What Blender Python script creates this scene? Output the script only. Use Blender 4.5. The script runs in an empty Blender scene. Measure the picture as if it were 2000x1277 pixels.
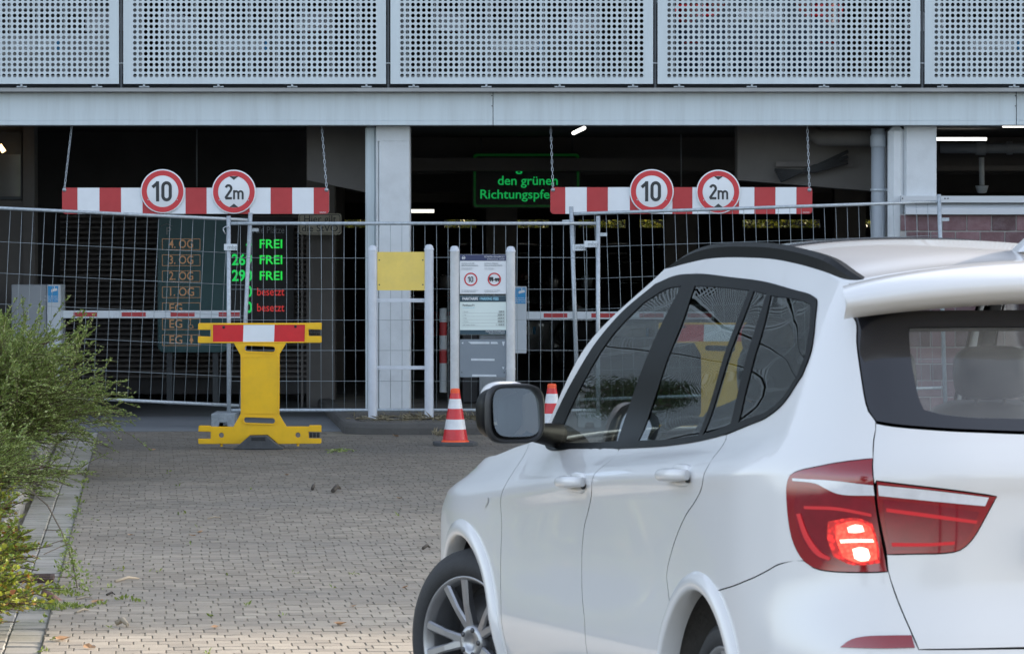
import bpy, bmesh, math, random
import numpy as np
from mathutils import Vector, Matrix
from mathutils.geometry import delaunay_2d_cdt
random.seed(7)
RNG = np.random.default_rng(11)
SC = bpy.context.scene
COL = SC.collection

# ---------------------------------------------------------------- camera, sky, sun, exposure
cam = bpy.data.cameras.new('camera')
camera = bpy.data.objects.new('camera', cam)
COL.objects.link(camera)
camera.location = (0, 0, 1.7)
camera.rotation_euler = (math.radians(90) - math.atan(153.5 / 8000.0), 0, 0)
cam.sensor_width = 36.0
cam.sensor_fit = 'HORIZONTAL'
cam.lens = 36.0 * 8000.0 / 2000.0
cam.clip_start = 0.5
cam.clip_end = 2000
cam.dof.use_dof = True
cam.dof.focus_distance = 36.0
cam.dof.aperture_fstop = 26.0
SC.camera = camera

SUN_EL, SUN_AZ = math.radians(18.5), math.radians(63)
world = bpy.data.worlds.new('World')
SC.world = world
world.use_nodes = True
wn = world.node_tree.nodes
sky = wn.new('ShaderNodeTexSky')
sky.sky_type = 'NISHITA'
sky.sun_disc = False
sky.sun_elevation = SUN_EL
sky.sun_rotation = SUN_AZ
sky.air_density = 0.85
sky.dust_density = 2.0
sky.ozone_density = 1.2
sky_pale = wn.new('ShaderNodeHueSaturation')          # paler sky: saturation cut to take blue out of its light
sky_pale.inputs['Saturation'].default_value = 0.56
world.node_tree.links.new(sky.outputs[0], sky_pale.inputs['Color'])
world.node_tree.links.new(sky_pale.outputs[0], wn['Background'].inputs[0])
wn['Background'].inputs[1].default_value = 0.15
sun = bpy.data.lights.new('sun', 'SUN')
sun.energy = 2.4
sun.angle = math.radians(0.6)
sun.color = (1.0, 0.86, 0.72)
sun_ob = bpy.data.objects.new('sun', sun)
COL.objects.link(sun_ob)
to_sun = Vector((math.sin(SUN_AZ) * math.cos(SUN_EL), math.cos(SUN_AZ) * math.cos(SUN_EL), math.sin(SUN_EL)))
sun_ob.rotation_euler = to_sun.to_track_quat('Z', 'Y').to_euler()
sun_ob.location = (20, 30, 40)

SC.view_settings.view_transform = 'Standard'
SC.view_settings.look = 'None'
SC.view_settings.gamma = 1
SC.view_settings.use_curve_mapping = False
SC.view_settings.exposure = 1.84
SC.cycles.max_bounces = 8
SC.cycles.diffuse_bounces = 4
SC.cycles.glossy_bounces = 4
SC.cycles.transparent_max_bounces = 16
SC.cycles.use_denoising = True

# ---------------------------------------------------------------- materials
def nodes_of(m):
    m.use_nodes = True
    return m.node_tree.nodes, m.node_tree.links

def mat(name, col, rough=0.5, metal=0.0, var=0.12, vscale=3.0, bump=0.0, bscale=60.0, coat=0.0,
        spec=0.5, rnd=0.0, dirt=None, dscale=0.8, damt=0.5, aniso=None, grime=None):
    """Principled paint with mottling (var), fine relief (bump), per-piece tone (rnd), patches of dirt."""
    m = bpy.data.materials.new(name)
    N, L = nodes_of(m)
    b = N['Principled BSDF']
    b.inputs['Roughness'].default_value = rough
    b.inputs['Metallic'].default_value = metal
    b.inputs['Specular IOR Level'].default_value = spec
    b.inputs['Coat Weight'].default_value = coat
    b.inputs['Coat Roughness'].default_value = 0.03
    tc = N.new('ShaderNodeTexCoord')
    src = tc.outputs['Object']
    if rnd:
        geo = N.new('ShaderNodeNewGeometry')
        src = geo.outputs['Position']
    mp = N.new('ShaderNodeMapping')
    if aniso:
        mp.inputs['Scale'].default_value = aniso
    L.new(src, mp.inputs[0])
    nz = N.new('ShaderNodeTexNoise')
    nz.inputs['Scale'].default_value = vscale
    nz.inputs['Detail'].default_value = 6
    nz.inputs['Roughness'].default_value = 0.65
    L.new(mp.outputs[0], nz.inputs['Vector'])
    mr = N.new('ShaderNodeMapRange')
    mr.inputs['From Min'].default_value = 0.25
    mr.inputs['From Max'].default_value = 0.75
    mr.inputs['To Min'].default_value = 1 - var
    mr.inputs['To Max'].default_value = 1 + var
    L.new(nz.outputs['Fac'], mr.inputs['Value'])
    val = mr.outputs[0]
    if rnd:
        geo = N.new('ShaderNodeNewGeometry')
        oi = N.new('ShaderNodeObjectInfo')
        ad = N.new('ShaderNodeMath'); ad.operation = 'ADD'
        L.new(geo.outputs['Random Per Island'], ad.inputs[0]); L.new(oi.outputs['Random'], ad.inputs[1])
        fr = N.new('ShaderNodeMath'); fr.operation = 'FRACT'
        L.new(ad.outputs[0], fr.inputs[0])
        mr2 = N.new('ShaderNodeMapRange')
        mr2.inputs['To Min'].default_value = 1 - rnd
        mr2.inputs['To Max'].default_value = 1 + rnd
        L.new(fr.outputs[0], mr2.inputs['Value'])
        mu = N.new('ShaderNodeMath'); mu.operation = 'MULTIPLY'
        L.new(val, mu.inputs[0]); L.new(mr2.outputs[0], mu.inputs[1])
        val = mu.outputs[0]
    vm = N.new('ShaderNodeVectorMath'); vm.operation = 'SCALE'
    vm.inputs[0].default_value = col[:3]
    L.new(val, vm.inputs['Scale'])
    out = vm.outputs[0]
    if dirt:
        n2 = N.new('ShaderNodeTexNoise')
        n2.inputs['Scale'].default_value = dscale
        n2.inputs['Detail'].default_value = 8
        n2.inputs['Roughness'].default_value = 0.7
        L.new(mp.outputs[0], n2.inputs['Vector'])
        rp = N.new('ShaderNodeValToRGB')
        rp.color_ramp.elements[0].position = 0.45
        rp.color_ramp.elements[1].position = 0.72
        L.new(n2.outputs['Fac'], rp.inputs[0])
        ml = N.new('ShaderNodeMath'); ml.operation = 'MULTIPLY'
        ml.inputs[1].default_value = damt
        L.new(rp.outputs[0], ml.inputs[0])
        mx = N.new('ShaderNodeMix'); mx.data_type = 'RGBA'
        L.new(ml.outputs[0], mx.inputs['Factor'])
        L.new(out, mx.inputs[6])
        mx.inputs[7].default_value = (*dirt, 1)
        out = mx.outputs[2]
    L.new(out, b.inputs['Base Color'])
    if bump:
        n3 = N.new('ShaderNodeTexNoise')
        n3.inputs['Scale'].default_value = bscale
        n3.inputs['Detail'].default_value = 5
        L.new(mp.outputs[0], n3.inputs['Vector'])
        bp = N.new('ShaderNodeBump')
        bp.inputs['Strength'].default_value = bump
        bp.inputs['Distance'].default_value = 0.01
        L.new(n3.outputs['Fac'], bp.inputs['Height'])
        L.new(bp.outputs[0], b.inputs['Normal'])
    return m

def emit(name, col, strength):
    m = bpy.data.materials.new(name)
    N, L = nodes_of(m)
    b = N['Principled BSDF']
    b.inputs['Base Color'].default_value = (col[0] * .2, col[1] * .2, col[2] * .2, 1)
    b.inputs['Emission Color'].default_value = (*col, 1)
    b.inputs['Emission Strength'].default_value = strength
    return m

def thin_glass(name, tint, rough=0.0, ior=1.5, wavy=0.0, dust=0.0):
    m = bpy.data.materials.new(name)
    N, L = nodes_of(m)
    N.remove(N['Principled BSDF'])
    fr = N.new('ShaderNodeFresnel')
    gb = N.new('ShaderNodeNewGeometry'); io = N.new('ShaderNodeMapRange')       # a pane mirrors alike from both sides
    io.inputs['To Min'].default_value = ior; io.inputs['To Max'].default_value = 1 / ior
    L.new(gb.outputs['Backfacing'], io.inputs['Value']); L.new(io.outputs[0], fr.inputs['IOR'])
    tr = N.new('ShaderNodeBsdfTransparent'); tr.inputs[0].default_value = (*tint, 1)
    gl = N.new('ShaderNodeBsdfGlossy'); gl.inputs['Roughness'].default_value = rough
    if wavy:
        tc = N.new('ShaderNodeTexCoord')
        nz = N.new('ShaderNodeTexNoise'); nz.inputs['Scale'].default_value = 3.5; nz.inputs['Detail'].default_value = 1
        bp = N.new('ShaderNodeBump'); bp.inputs['Strength'].default_value = wavy; bp.inputs['Distance'].default_value = 0.02
        L.new(tc.outputs['Object'], nz.inputs['Vector']); L.new(nz.outputs['Fac'], bp.inputs['Height'])
        L.new(bp.outputs[0], gl.inputs['Normal'])
    mx = N.new('ShaderNodeMixShader')
    L.new(fr.outputs[0], mx.inputs[0]); L.new(tr.outputs[0], mx.inputs[1]); L.new(gl.outputs[0], mx.inputs[2])
    out = mx.outputs[0]
    if dust:                                              # a film of pale road dust on the pane
        df = N.new('ShaderNodeBsdfDiffuse'); df.inputs[0].default_value = (.48, .46, .43, 1)
        tc2 = N.new('ShaderNodeTexCoord'); n2 = N.new('ShaderNodeTexNoise'); n2.inputs['Scale'].default_value = 4.0; n2.inputs['Detail'].default_value = 4
        L.new(tc2.outputs['Object'], n2.inputs['Vector'])
        ml = N.new('ShaderNodeMath'); ml.operation = 'MULTIPLY'; ml.inputs[1].default_value = dust * 2; L.new(n2.outputs['Fac'], ml.inputs[0])
        m2 = N.new('ShaderNodeMixShader'); L.new(ml.outputs[0], m2.inputs[0]); L.new(out, m2.inputs[1]); L.new(df.outputs[0], m2.inputs[2]); out = m2.outputs[0]
    L.new(out, N['Material Output'].inputs[0])
    return m

def leaf_mat(name, c0, c1, c2=None, trans=0.35):
    m = bpy.data.materials.new(name)
    N, L = nodes_of(m)
    b = N['Principled BSDF']
    geo = N.new('ShaderNodeNewGeometry')
    rp = N.new('ShaderNodeValToRGB')
    rp.color_ramp.elements[0].color = (*c0, 1)
    rp.color_ramp.elements[1].color = (*c1, 1)
    if c2:
        rp.color_ramp.elements[1].position = 0.82
        e = rp.color_ramp.elements.new(1.0); e.color = (*c2, 1)
    L.new(geo.outputs['Random Per Island'], rp.inputs[0])
    L.new(rp.outputs[0], b.inputs['Base Color'])
    b.inputs['Roughness'].default_value = 0.45
    tl = N.new('ShaderNodeBsdfTranslucent')
    L.new(rp.outputs[0], tl.inputs[0])
    mx = N.new('ShaderNodeMixShader'); mx.inputs[0].default_value = trans
    L.new(b.outputs[0], mx.inputs[1]); L.new(tl.outputs[0], mx.inputs[2])
    L.new(mx.outputs[0], N['Material Output'].inputs[0])
    return m

M = {}
M['facade'] = mat('facade_paint', (.58, .655, .69), .45, var=.05, vscale=1.5, aniso=(3, 1, .4), bump=.04, bscale=12, dirt=(.42, .46, .47), dscale=1.3, damt=.35, rnd=.035)
M['beam'] = mat('beam_paint', (.57, .645, .68), .5, var=.05, vscale=2, aniso=(5, 1, .30), bump=.06, bscale=20, dirt=(.30, .32, .32), dscale=1.6, damt=.26)
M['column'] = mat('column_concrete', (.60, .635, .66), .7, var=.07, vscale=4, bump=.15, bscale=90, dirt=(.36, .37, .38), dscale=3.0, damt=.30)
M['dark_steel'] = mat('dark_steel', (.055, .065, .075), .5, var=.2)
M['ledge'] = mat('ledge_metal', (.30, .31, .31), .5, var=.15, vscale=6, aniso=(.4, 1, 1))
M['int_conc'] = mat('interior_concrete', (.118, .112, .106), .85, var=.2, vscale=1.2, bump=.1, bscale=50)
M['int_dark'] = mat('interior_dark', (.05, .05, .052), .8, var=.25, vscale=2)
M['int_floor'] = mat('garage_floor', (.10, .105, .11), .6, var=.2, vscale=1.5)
M['apron'] = mat('apron_concrete', (.15, .163, .175), .75, var=.12, vscale=2.5, aniso=(.5, 3, 1), bump=.1, bscale=80)
M['galv'] = mat('galvanised_steel', (.42, .47, .51), .42, metal=.35, var=.22, vscale=40, bump=.05, bscale=200)
M['wire'] = mat('fence_wire', (.30, .345, .37), .45, metal=.2, var=.1)
M['post'] = mat('post_paint', (.56, .60, .66), .4, var=.08, vscale=5, bump=.03, dirt=(.33, .34, .35), dscale=4, damt=.25)
M['post_worn'] = mat('worn_post_paint', (.58, .60, .61), .5, var=.1, vscale=7, bump=.06, dirt=(.38, .38, .37), dscale=3, damt=.5)
M['yellow_sheet'] = mat('yellow_sheet', (.80, .60, .14), .5, var=.07, vscale=5, dirt=(.60, .47, .16), dscale=6, damt=.35)
M['yellow_plastic'] = mat('yellow_plastic', (.84, .49, .003), .42, var=.06, vscale=6, bump=.04, bscale=120, dirt=(.42, .26, .04), dscale=4, damt=.24)
M['red_film'] = mat('red_reflective_film', (.60, .012, .02), .35, var=.1, vscale=9)
M['white_film'] = mat('white_reflective_film', (.74, .78, .82), .4, var=.04, vscale=8)
M['red_dull'] = mat('dull_red_paint', (.45, .035, .04), .5, var=.12, vscale=8, dirt=(.30, .05, .05), dscale=4, damt=.3)
M['red_sign'] = mat('sign_red', (.57, .035, .045), .4, var=.05)
M['white_paint'] = mat('white_board_paint', (.66, .71, .75), .5, var=.05, vscale=7, dirt=(.45, .46, .46), dscale=5, damt=.25)
M['sign_white'] = mat('sign_white', (.74, .77, .80), .4, var=.03)
M['black_print'] = mat('black_print', (.03, .034, .038), .5, var=.1)
M['grey_print'] = mat('grey_print', (.30, .33, .35), .5, var=.1)
M['navy'] = mat('navy_print', (.035, .045, .12), .45, var=.05)
M['teal_print'] = mat('teal_print', (.025, .06, .085), .45, var=.05)
M['pale_mint'] = mat('pale_mint_print', (.68, .77, .74), .45, var=.03)
M['blue_sticker'] = mat('blue_sticker', (.03, .30, .62), .4, var=.04)
M['blank_panel'] = mat('blank_grey_panel', (.20, .235, .27), .5, var=.06, vscale=6)
M['rubber'] = mat('black_rubber', (.022, .023, .025), .75, var=.2, vscale=20, bump=.2, bscale=120)
M['grey_rubber'] = mat('grey_recycled_rubber', (.07, .075, .08), .85, var=.2, vscale=20, bump=.3, bscale=90)
M['cone_red'] = mat('cone_red_film', (.62, .028, .035), .35, var=.15, vscale=14, bump=.25, bscale=35)
M['cone_white'] = mat('cone_white_film', (.72, .74, .76), .35, var=.08, vscale=14, bump=.25, bscale=35, dirt=(.48, .47, .45), dscale=9, damt=.4)
M['cone_orange'] = mat('cone_orange_plastic', (.85, .10, .025), .45, var=.08, vscale=12)
M['foot'] = mat('fence_foot_concrete', (.24, .27, .29), .9, var=.25, vscale=30, bump=.5, bscale=60)
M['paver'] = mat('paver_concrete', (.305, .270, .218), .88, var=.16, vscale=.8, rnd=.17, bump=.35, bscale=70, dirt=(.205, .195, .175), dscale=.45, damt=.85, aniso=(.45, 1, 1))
M['gutter'] = mat('gutter_block_concrete', (.31, .295, .262), .85, var=.15, vscale=1.2, rnd=.10, bump=.35, bscale=70, dirt=(.16, .17, .10), dscale=1.6, damt=.55)
def shade_to_entry(m, y0, y1, amt):
    """Paints dimmer daylight towards the garage entry into the base colour, varied by noise."""
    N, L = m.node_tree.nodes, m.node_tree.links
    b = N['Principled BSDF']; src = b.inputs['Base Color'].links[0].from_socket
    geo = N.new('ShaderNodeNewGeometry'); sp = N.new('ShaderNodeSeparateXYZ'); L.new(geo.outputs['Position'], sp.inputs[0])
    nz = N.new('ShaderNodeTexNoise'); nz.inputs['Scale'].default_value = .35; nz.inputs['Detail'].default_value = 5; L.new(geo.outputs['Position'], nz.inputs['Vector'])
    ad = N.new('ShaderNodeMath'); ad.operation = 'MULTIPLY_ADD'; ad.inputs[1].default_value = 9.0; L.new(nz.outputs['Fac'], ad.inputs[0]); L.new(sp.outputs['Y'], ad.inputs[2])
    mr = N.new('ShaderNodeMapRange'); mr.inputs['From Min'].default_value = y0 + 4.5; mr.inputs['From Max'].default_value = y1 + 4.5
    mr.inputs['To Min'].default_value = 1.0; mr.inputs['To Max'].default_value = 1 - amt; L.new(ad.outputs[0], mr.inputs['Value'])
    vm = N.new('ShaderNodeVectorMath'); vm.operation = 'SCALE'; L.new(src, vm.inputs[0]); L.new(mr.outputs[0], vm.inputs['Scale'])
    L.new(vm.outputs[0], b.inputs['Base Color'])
shade_to_entry(M['paver'], 19, 34, .54)
M['joint'] = mat('joint_sand', (.19, .165, .13), .95, var=.35, vscale=5, bump=.3, bscale=40, dirt=(.06, .075, .025), dscale=2.5, damt=.6)
M['kerb'] = mat('kerb_concrete', (.085, .082, .077), .9, var=.25, vscale=6, bump=.4, bscale=60, dirt=(.07, .07, .065), dscale=3, damt=.7)
M['kerb_pale'] = mat('pale_kerb_stone', (.27, .262, .24), .9, var=.2, vscale=8, rnd=.12, bump=.4, bscale=60)
M['soil'] = mat('soil', (.06, .048, .034), .95, var=.4, vscale=6, bump=.6, bscale=20)
M['brick'] = mat('clinker_brick', (.135, .07, .078), .6, var=.16, vscale=9, rnd=.42, bump=.25, bscale=60, dirt=(.24, .20, .22), dscale=9, damt=.35)
M['mortar'] = mat('mortar', (.36, .35, .34), .9, var=.15, vscale=20, bump=.3, bscale=90)
M['teal_box'] = mat('teal_sign_case', (.022, .105, .12), .4, var=.08)
M['peach_glow'] = emit('peach_lettering', (.55, .33, .19), .09)  # lettering and symbols given a faint glow to show up in the dark lane
M['led_green'] = emit('led_green', (.02, .95, .10), .20)
M['led_red'] = emit('led_red', (.85, .05, .05), .15)
M['led_dim'] = emit('led_green_dim', (.01, .75, .12), .2)
M['led_frame'] = emit('led_green_frame', (.005, .45, .06), .009)
M['tube'] = emit('fluorescent_tube', (1.0, .98, .92), 1.15)
M['tube_warm'] = emit('warm_fluorescent_tube', (1.0, .62, .28), 1.3)
M['tube_dim'] = emit('shaded_fluorescent_tube', (1.0, .98, .85), .45)
M['pipe'] = mat('grey_pipe', (.30, .335, .37), .45, var=.08, vscale=4)
M['slat'] = mat('louvre_slat', (.115, .105, .10), .6, var=.2, vscale=5)
M['cabinet'] = mat('cabinet_paint', (.30, .325, .35), .5, var=.05)
M['cabinet_light'] = mat('cabinet_light_paint', (.55, .60, .64), .45, var=.04)
M['cream_sign'] = mat('cream_sign', (.34, .32, .25), .6, var=.08)
# ---------------------------------------------------------------- mesh helpers
class MB:
    def __init__(s):
        s.v = []; s.f = []; s.m = []; s.smooth = []
    def add(s, vs, fs, mi=0, smooth=False):
        o = len(s.v)
        s.v += [tuple(p) for p in vs]
        for f in fs:
            s.f.append(tuple(i + o for i in f)); s.m.append(mi); s.smooth.append(smooth)
        return s
    def box(s, x0, x1, y0, y1, z0, z1, mi=0, ch=0.0):
        if x0 > x1: x0, x1 = x1, x0
        if y0 > y1: y0, y1 = y1, y0
        if z0 > z1: z0, z1 = z1, z0
        if ch <= 0:
            vs = [(x, y, z) for z in (z0, z1) for y in (y0, y1) for x in (x0, x1)]
            return s.add(vs, [(0, 2, 3, 1), (4, 5, 7, 6), (0, 1, 5, 4), (2, 6, 7, 3), (0, 4, 6, 2), (1, 3, 7, 5)], mi)
        c = min(ch, (x1 - x0) / 2.01, (y1 - y0) / 2.01, (z1 - z0) / 2.01)
        X, Y, Z = ((x0, x0 + c, x1 - c, x1), (y0, y0 + c, y1 - c, y1), (z0, z0 + c, z1 - c, z1))
        vs = []; idx = {}
        for i in range(2):
            for j in range(2):
                for k in range(2):
                    for a in range(3):
                        p = [X[1 + i], Y[1 + j], Z[1 + k]]
                        if a == 0: p[0] = X[3 * i]
                        if a == 1: p[1] = Y[3 * j]
                        if a == 2: p[2] = Z[3 * k]
                        idx[i, j, k, a] = len(vs); vs.append(p)
        I = idx
        fs = []
        for i in range(2):
            q = [I[i, 0, 0, 0], I[i, 1, 0, 0], I[i, 1, 1, 0], I[i, 0, 1, 0]]; fs.append(q if i else q[::-1])
            q = [I[0, i, 0, 1], I[1, i, 0, 1], I[1, i, 1, 1], I[0, i, 1, 1]]; fs.append(q[::-1] if i else q)
            q = [I[0, 0, i, 2], I[1, 0, i, 2], I[1, 1, i, 2], I[0, 1, i, 2]]; fs.append(q if i else q[::-1])
        for i in range(2):
            for j in range(2):
                fs.append([I[i, j, 0, 0], I[i, j, 1, 0], I[i, j, 1, 1], I[i, j, 0, 1]])
                fs.append([I[i, 0, j, 0], I[i, 1, j, 0], I[i, 1, j, 2], I[i, 0, j, 2]])
                fs.append([I[0, i, j, 1], I[1, i, j, 1], I[1, i, j, 2], I[0, i, j, 2]])
                for k in range(2):
                    fs.append([I[i, j, k, 0], I[i, j, k, 1], I[i, j, k, 2]])
        cx = Vector(((x0 + x1) / 2, (y0 + y1) / 2, (z0 + z1) / 2))
        out = []
        for f in fs:
            P = [Vector(vs[q]) for q in f]
            n = (P[1] - P[0]).cross(P[2] - P[0])
            if n.dot(sum(P, Vector()) / len(P) - cx) < 0: f = f[::-1]
            out.append(f)
        return s.add(vs, out, mi)
    def prism(s, poly, axis, a, b, mi=0, smooth=False):
        """Closed 2-D outline extruded along axis 'x','y' or 'z' from a to b."""
        n = len(poly)
        def P(p, t):
            return (t, p[0], p[1]) if axis == 'x' else ((p[0], t, p[1]) if axis == 'y' else (p[0], p[1], t))
        vs = [P(p, a) for p in poly] + [P(p, b) for p in poly]
        fs = [tuple(range(n)), tuple(range(2 * n - 1, n - 1, -1))]
        s.add(vs, fs, mi, False)
        o = len(s.v) - 2 * n
        for i in range(n):
            s.f.append((o + i, o + n + i, o + n + (i + 1) % n, o + (i + 1) % n)); s.m.append(mi); s.smooth.append(smooth)
        return s
    def tube(s, path, r, n=8, mi=0, caps=True, smooth=True):
        path = [Vector(p) for p in path]
        rs = r if isinstance(r, (list, tuple)) else [r] * len(path)
        up = Vector((0, 0, 1))
        rings = []
        pn = None
        for i, p in enumerate(path):
            d = (path[min(i + 1, len(path) - 1)] - path[max(i - 1, 0)]).normalized()
            if pn is None:
                a = up if abs(d.z) < .95 else Vector((1, 0, 0))
                nrm = d.cross(a).normalized()
            else:
                nrm = (pn - d * pn.dot(d)).normalized()
            pn = nrm
            bn = d.cross(nrm)
            rings.append([p + (nrm * math.cos(2 * math.pi * k / n) + bn * math.sin(2 * math.pi * k / n)) * rs[i] for k in range(n)])
        vs = [q for rg in rings for q in rg]
        fs = []
        for i in range(len(path) - 1):
            for k in range(n):
                fs.append((i * n + k, i * n + (k + 1) % n, (i + 1) * n + (k + 1) % n, (i + 1) * n + k))
        s.add(vs, fs, mi, smooth)
        if caps:
            o = len(s.v) - len(vs)
            s.f.append(tuple(o + k for k in range(n - 1, -1, -1))); s.m.append(mi); s.smooth.append(False)
            s.f.append(tuple(o + (len(path) - 1) * n + k for k in range(n))); s.m.append(mi); s.smooth.append(False)
        return s
    def lathe(s, prof, n=24, c=(0, 0, 0), axis='z', mi=0, smooth=True):
        """prof: list of (radius, height) along the axis."""
        vs = []
        for (r, h) in prof:
            for k in range(n):
                a = 2 * math.pi * k / n
                u, v = r * math.cos(a), r * math.sin(a)
                p = (u, v, h) if axis == 'z' else ((h, u, v) if axis == 'x' else (v, h, u))
                vs.append((p[0] + c[0], p[1] + c[1], p[2] + c[2]))
        fs = []
        for i in range(len(prof) - 1):
            for k in range(n):
                fs.append((i * n + k, i * n + (k + 1) % n, (i + 1) * n + (k + 1) % n, (i + 1) * n + k))
        return s.add(vs, fs, mi, smooth)
    def disc(s, c, r, n=32, axis='y', mi=0, r0=0.0, flip=False):
        """flat ring or disc facing -y (axis 'y') or +z (axis 'z')."""
        def P(a, rr):
            u, v = rr * math.cos(a), rr * math.sin(a)
            return (c[0] + u, c[1], c[2] + v) if axis == 'y' else (c[0] + u, c[1] + v, c[2])
        A = [2 * math.pi * k / n for k in range(n)]
        if r0 <= 0:
            return s.add([P(a, r) for a in A], [tuple(range(n)) if not flip else tuple(range(n - 1, -1, -1))], mi)
        vs = [P(a, r) for a in A] + [P(a, r0) for a in A]
        return s.add(vs, [(k, (k + 1) % n, n + (k + 1) % n, n + k) for k in range(n)], mi)
    def mesh(s, name, mats):
        me = bpy.data.meshes.new(name)
        me.from_pydata(s.v, [], s.f)
        for m in (mats if isinstance(mats, (list, tuple)) else [mats]):
            me.materials.append(m)
        me.polygons.foreach_set('material_index', s.m)
        me.polygons.foreach_set('use_smooth', s.smooth)
        me.update()
        return me
    def build(s, name, mats, parent=None, fix=False):
        me = s.mesh(name, mats)
        if fix:
            bm = bmesh.new(); bm.from_mesh(me)
            bmesh.ops.recalc_face_normals(bm, faces=bm.faces)
            bm.to_mesh(me); bm.free()
        return link(name, me, parent)

def link(name, me, parent=None, loc=None):
    o = bpy.data.objects.new(name, me)
    COL.objects.link(o)
    if parent is not None: o.parent = parent
    if loc is not None: o.location = loc
    return o

def tag(o, label=None, cat=None, group=None, kind=None):
    if label: o['label'] = label
    if cat: o['category'] = cat
    if group: o['group'] = group
    if kind: o['kind'] = kind
    return o

def thing(name, label, cat, loc=(0, 0, 0), rz=0.0, group=None):
    o = bpy.data.objects.new(name, None)
    COL.objects.link(o)
    o.location = loc
    o.rotation_euler = (0, 0, rz)
    o.empty_display_size = .2
    return tag(o, label, cat, group)

def copy_tree(o, parent=None):
    c = o.copy()
    COL.objects.link(c)
    if parent is not None:
        c.parent = parent
    for ch in list(o.children):
        copy_tree(ch, c)
    return c

FONTS = {}
def text_mesh(body, size, mat_, ext=0.0015, bold=0.0, sx=1.0, align='CENTER', space=1.0):
    cu = bpy.data.curves.new('lettering', 'FONT')
    cu.body = body
    cu.size = size
    cu.align_x = align
    cu.align_y = 'CENTER'
    cu.extrude = ext
    cu.offset = bold
    cu.space_character = space
    cu.resolution_u = 3
    ob = bpy.data.objects.new('lettering', cu)
    dg = bpy.context.evaluated_depsgraph_get()
    COL.objects.link(ob)
    dg.update()
    me = bpy.data.meshes.new_from_object(ob.evaluated_get(dg))
    bpy.data.objects.remove(ob)
    bpy.data.curves.remove(cu)
    me.name = 'lettering'
    # text stands in the x-z plane and faces -y
    me.transform(Matrix.Rotation(math.radians(90), 4, 'X') @ Matrix.Diagonal((sx, 1, 1, 1)))
    me.materials.clear(); me.materials.append(mat_)
    return me

def text(body, size, mat_, loc, parent=None, name='lettering', width=None, **kw):
    me = text_mesh(body, size, mat_, **kw)
    if width:
        xs_ = [v.co.x for v in me.vertices]
        k = width / (max(xs_) - min(xs_)); me.transform(Matrix.Diagonal((k, 1, 1, 1)))
    return link(name, me, parent, loc)

def PX(u, Y):          # metres to the right of the camera axis, at distance Y
    return (u - 1000) / 8000.0 * Y * 1.0004
def PZ(v, Y):          # height above the ground, at distance Y
    return 1.7 + (485 - v) / 8000.0 * Y

def smoothstep(a, b, x):
    t = min(1, max(0, (x - a) / (b - a)))
    return t * t * (3 - 2 * t)
def ground_z(y):
    """The drive dips by a few centimetres towards the car ."""
    return -0.072 * smoothstep(33, 15.6, y)

def arc(cx, cz, rx, rz, a0, a1, n=10):
    return [(cx + rx * math.cos(math.radians(a0 + (a1 - a0) * k / n)), cz + rz * math.sin(math.radians(a0 + (a1 - a0) * k / n))) for k in range(n + 1)]
GLYPH = {   # strokes in a box one unit high
    '1': (.34, [[(.02, .70), (.27, .925)], [(.27, 0), (.27, 1.0)]]),
    '0': (.52, [arc(.26, .72, .185, .205, 0, 180) + arc(.26, .28, .185, .205, 180, 360) + [(.445, .72)]]),
    '2': (.50, [arc(.25, .72, .18, .205, 165, -28) + [(.075, .14), (.06, .075)], [(.04, .075), (.47, .075)]]),
    'm': (.84, [[(.075, 0), (.075, .70)], [(.075, .42)] + arc(.24, .44, .165, .185, 170, 0) + [(.405, 0)], [(.405, .42)] + arc(.57, .44, .165, .185, 170, 0) + [(.735, 0)]]),
}
def strokes(body, height, mat_, loc, parent, hw=.075, sx=1.0, gap=.12, name='lettering'):
    """Sign lettering made of even strokes, centred on loc, facing -y."""
    tot = sum(GLYPH[c][0] for c in body) + gap * (len(body) - 1)
    x = -tot / 2; b = MB(); lay = 0
    for c in body:
        for pl_ in GLYPH[c][1]:
            P = [Vector(p) for p in pl_]; n = len(P); L = []; R = []
            for i, p in enumerate(P):
                d = (P[min(i + 1, n - 1)] - P[max(i - 1, 0)])
                if len(P) > 3 and (P[0] - P[-1]).length < 1e-6 and i in (0, n - 1): d = P[1] - P[-2]
                d.normalize(); nn = Vector((-d.y, d.x)) * hw
                L.append(p + nn); R.append(p - nn)
            V = []
            for q in L + R: V.append(((x + q.x) * height * sx, -.0004 * lay, (q.y - .5) * height))
            b.add(V, [(i, i + 1, n + i + 1, n + i) for i in range(n - 1)]); lay += 1
        x += GLYPH[c][0] + gap
    return_o = b.build(name, mat_, parent); return_o.location = loc
    return return_o
# ---------------------------------------------------------------- the ground
g = MB(); R_ = 700
g.add([(-R_, -R_, -.16), (R_, -R_, -.16), (R_, R_, -.16), (-R_, R_, -.16)], [(0, 1, 2, 3)])
tag(g.build('ground', M['soil']), 'bare earth around the drive', kind='structure')
RD_O = Vector((-2.075, 18.0)); RD_A = math.radians(5.03)
RD_D = Vector((-math.sin(RD_A), math.cos(RD_A))); RD_R = Vector((math.cos(RD_A), math.sin(RD_A)))
def road(a, b):
    """Plan position: a metres right of the gutter edge, b metres along the drive (0 near the picture's lower edge)."""
    p = RD_O + RD_R * a + RD_D * b
    return p.x, p.y

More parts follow.
